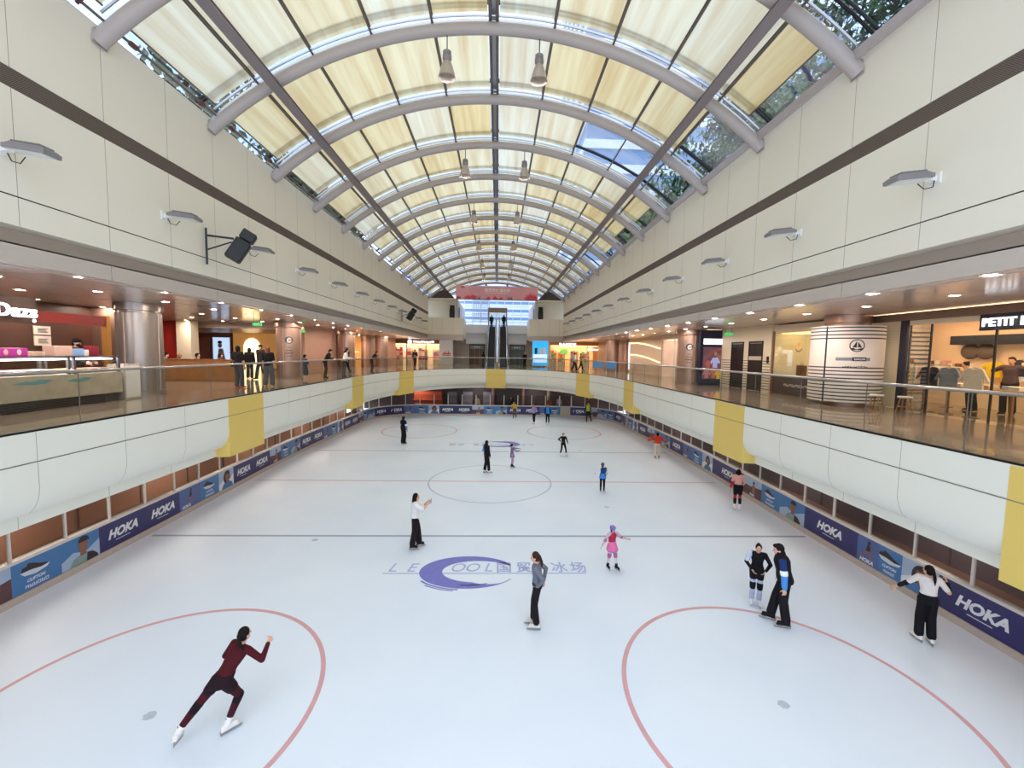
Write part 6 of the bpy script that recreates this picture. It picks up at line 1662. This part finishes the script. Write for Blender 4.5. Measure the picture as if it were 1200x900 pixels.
person((-8.85, 30.0, Z), rad(-80), 1.64, dict(chest=(0, .2, 1.2), head=(0, .36, 1.44), lh=(-.25, .46, 1.1), rh=(.2, .46, 1.1)), dress('#17161a', '#2a2a30', 'short'), 'person in dark jacket with elbows on the handrail near the far left curve', vox=.014)
person((-7.9, 40.6, Z), rad(-150), 1.7, dict(lh=(-.15, .25, 1.1), rh=(.15, .25, 1.12), **{k: WALK[k] for k in ('lf', 'rf', 'lfp')}), dress('#2a2a28', '#3a2a2a', 'short', extra=[('bag', '#1c1c1c', dict(side=.2))]), 'person in dark shirt walking past the far left toy shop', vox=.014)
person((7.05, 38.6, Z), rad(-70), 1.64, WALK, dress('#d8ccc8', '#17151a', 'bun'), 'person in pale top and black trousers striding past the far right shop', vox=.014)
person((7.9, 39.9, Z), rad(-95), 1.62, WALK, dress('#6a6258', '#2b2a30', 'short', sl=.45), 'person in brown T-shirt walking behind the striding one at far right', vox=.014)
person((3.0, 46.6, Z), rad(160), 1.62, dict(), dress('#1a1418', '#17151a', 'long'), 'person in black standing beside the bright blue lit poster', vox=.014)
# café guests
for k, (x, y, c, hm, lab) in enumerate(((-16.55, 21.6, '#5a6a84', M_hairb, 'seated café guest in blue grey top beside the red wall'), (-15.85, 21.5, '#1d1b1e', M_skin2, 'seated bald café guest in black beside the red wall'), (-15.1, 21.7, '#3a3434', M_hairb, 'seated café guest in dark top before the cream pier'), (-14.1, 21.9, '#222026', M_hairb, 'seated café guest in dark top in front of the lit poster'))):
    cx = empty('cafe_chair', (x, y, Z), rad(-60), 'wooden café chair under the %s' % lab.replace('seated ', '').split(' in ')[0]+' '+['farthest left', 'second in the row', 'third in the row', 'farthest right'][k], 'chair', 'café chairs')
    MB().bev((-.21, -.2, .41), (.21, .22, .45), .015).build('seat', M_wood, cx); MB().bev((-.2, -.24, .6), (.2, -.2, .86), .015).build('backrest', M_wood, cx)
    for a in (-.18, .18):
        MB().box((a-.02, -.24, 0), (a+.02, -.2, .86)).build('leg', M_wood, cx); MB().box((a-.02, .16, 0), (a+.02, .2, .41)).build('leg', M_wood, cx)
    o = [('bottom', '#2a2a32', dict(e=.014)), ('top', c, dict(e=.02)), ('shoes', '#221f1e')]
    if hm is not M_skin2: o.append(('hair', hm, dict(style='short')))
    person((x, y, Z), rad(-60), 1.68, SIT, o, lab, vox=.014, skin=M_skin2 if k == 1 else None)
# kiosk server, shop staff and shoppers, escalator riders
person((-11.95, 12.4, Z), rad(-75), 1.74, dict(lh=(-.18, .28, 1.06), rh=(.18, .28, 1.06), hp=-14), dress('#161416', '#1b1a1c', 'short', extra=[('cap', '#15131a'), ('mask', '#1f1d20')]), 'server in black cap and mask behind the ice cream counter', vox=.012)
person((14.75, 12.55, Z), rad(75), 1.6, dict(chest=(0, .14, 1.22), head=(0, .26, 1.48), hp=-25, lh=(-.2, .38, .95), rh=(.2, .38, .95)), dress('#e6c8a8', '#2a2a30', 'bun', sl=.45), 'shopper with hair in a bun bending over the long display table', vox=.013)
person((14.85, 11.7, Z), rad(110), 1.66, dict(lh=(-.36, .0, 1.05), rh=(.36, .0, 1.05), lp=(-1, -.4, 0), rp=(1, -.4, 0)), dress('#5a4a50', '#2c2a30', 'short', sl=.45, hm=M_hairbr), 'shop assistant with hands on hips behind the display table', vox=.013)
sl_ = (ZU-ZP)/((ZU-ZP)/SL)
person((-.9, 57.2, ZU+.003), rad(10), 1.65, dict(), dress('#1c1a1e', '#1d1c20', 'short', extra=[('bag', '#141416', dict(side=-.2))]), 'person in black with bag at the head of the left escalator', vox=.016)
person((.75, 57.4, ZU+.003), rad(-10), 1.7, dict(bulk=1.1), dress('#15141a', '#19181c', 'long'), 'person in black at the head of the right escalator', vox=.016)
person((-1.55, 45.6, Z), rad(-40), 1.6, dict(lh=(-.1, .3, 1.0)), dress('#141315', '#1a181a', 'bob', extra=[('bag', '#3a2a22', dict(side=.2))]), 'person in black waiting at the foot of the left escalator', vox=.016)
# people behind the far boards
for k, (x, y, c, hm, lab) in enumerate(((-1.9, 40.6, '#d8c8b8', M_hairb, 'person in cream top behind the far boards left of the open gate'), (5.0, 40.2, '#b06a50', M_hairbr, 'person in rust coat in the right gate opening'), (6.1, 41.0, '#cfc6c0', M_hairb, 'person in pale grey top behind the boards right of the gates'), (9.0, 40.9, '#8a7a74', M_hairb, 'person in taupe top behind the far right boards'), (1.35, 40.6, '#2a2428', M_hairb, 'person in dark coat just inside the left gate opening'))):
    person((x, y, .034), rad(180-6*k), 1.6, dict(), dress(c, '#2a282e', 'bob', hm=hm), lab, vox=.016)
# ---------------------------------------------------------------- fill lights added under the balcony, without fixtures
for y in (5, 11, 17, 23, 29, 35):
    area('concourse_fill', (-12.4, y, 2.45), 1.2, LOWL, (1, .9, .8), sy=.2); area('concourse_fill', (12.2, y, 2.45), 1.2, LOWR, (1, .93, .88), sy=.2)
    area('concourse_fill', (-9.9, y, 2.46), .12, EDGE, (1, .74, .54), sy=5.9); area('concourse_fill', (9.4, y, 2.46), .12, EDGE, (1, .74, .54), sy=5.9)  # long strips added only to warm the ice along the boards
for x in (-8, -2, 4, 9): area('concourse_fill', (x, 41.6, 2.45), .8, LOWF, (1, .92, .85), sy=.2)
# ================================================================== trees outside the roof
M_leaf1 = pm('leaf_green', '#4f7a3a', .6, var=.4, scale=2.5); M_leaf2 = pm('leaf_dark', '#35582e', .6, var=.4, scale=2.5); M_bark = pm('bark', '#5a4636', .8, var=.2)
def tree(x, y, zb, h, r, lab, seed, m=M_leaf1, n=9000):
    rnd = random.Random(seed)
    t = empty('tree', (x, y, zb), 0, lab, 'tree', 'trees outside the glass roof')
    tr = MB(); tr.tube([(0, 0, 0), (.2, .1, h*.4), (0, 0, h*.75)], [.35, .26, .12], 10)
    for k in range(7):
        a = k*2.4; z = h*(.35+.06*k); tr.tube([(0, 0, z), (math.cos(a)*r*.45, math.sin(a)*r*.45, z+h*.14), (math.cos(a)*r*.75, math.sin(a)*r*.75, z+h*.2)], [.12, .07, .03], 6)
    tr.build('trunk', M_bark, t)
    cl = [(rnd.uniform(-1, 1)*r*.6, rnd.uniform(-1, 1)*r*.6, h*.62+rnd.uniform(-1, 1)*h*.26, r*rnd.uniform(.3, .5)) for _ in range(16)]
    mb = MB(); vs = []; fs = []
    for k in range(n):
        cx, cy_, cz, cr = cl[rnd.randrange(16)]
        d = V((rnd.gauss(0, 1), rnd.gauss(0, 1), rnd.gauss(0, 1))).normalized()*cr*rnd.uniform(.5, 1.05)
        p = V((cx, cy_, cz))+d; a = V((rnd.gauss(0, 1), rnd.gauss(0, 1), rnd.gauss(0, 1))).normalized(); b = a.orthogonal().normalized(); s = rnd.uniform(.16, .32)
        o = len(vs); vs += [p-a*s, p+b*s*.5, p+a*s, p-b*s*.5]; fs.append((o, o+1, o+2, o+3))
    mb.add(vs, fs); mb.build('foliage', m, t, fixn=False)
k = 0
for x, y, h, r in ((14.5, 4.5, 13, 4.6), (15.5, 11.5, 15, 5), (14.5, 18.5, 14, 4.8), (16, 26, 15, 5), (15, 34, 14, 5), (16, 43, 14, 5.2)):
    k += 1; tree(x, y, 8.0, h, r, 'leafy tree outside the right side of the roof, %s from the camera' % ordn(k), k, M_leaf1 if k % 2 else M_leaf2)
k = 0
for x, y, h, r in ((-16, 12, 12, 4.2), (-16, 21, 12, 4.6), (-16, 31, 12, 4.6), (-16, 42, 13, 4.8)):
    k += 1; tree(x, y, 8.0, h, r, 'leafy tree outside the left side of the roof, %s from the camera' % ordn(k), 30+k, M_leaf2)
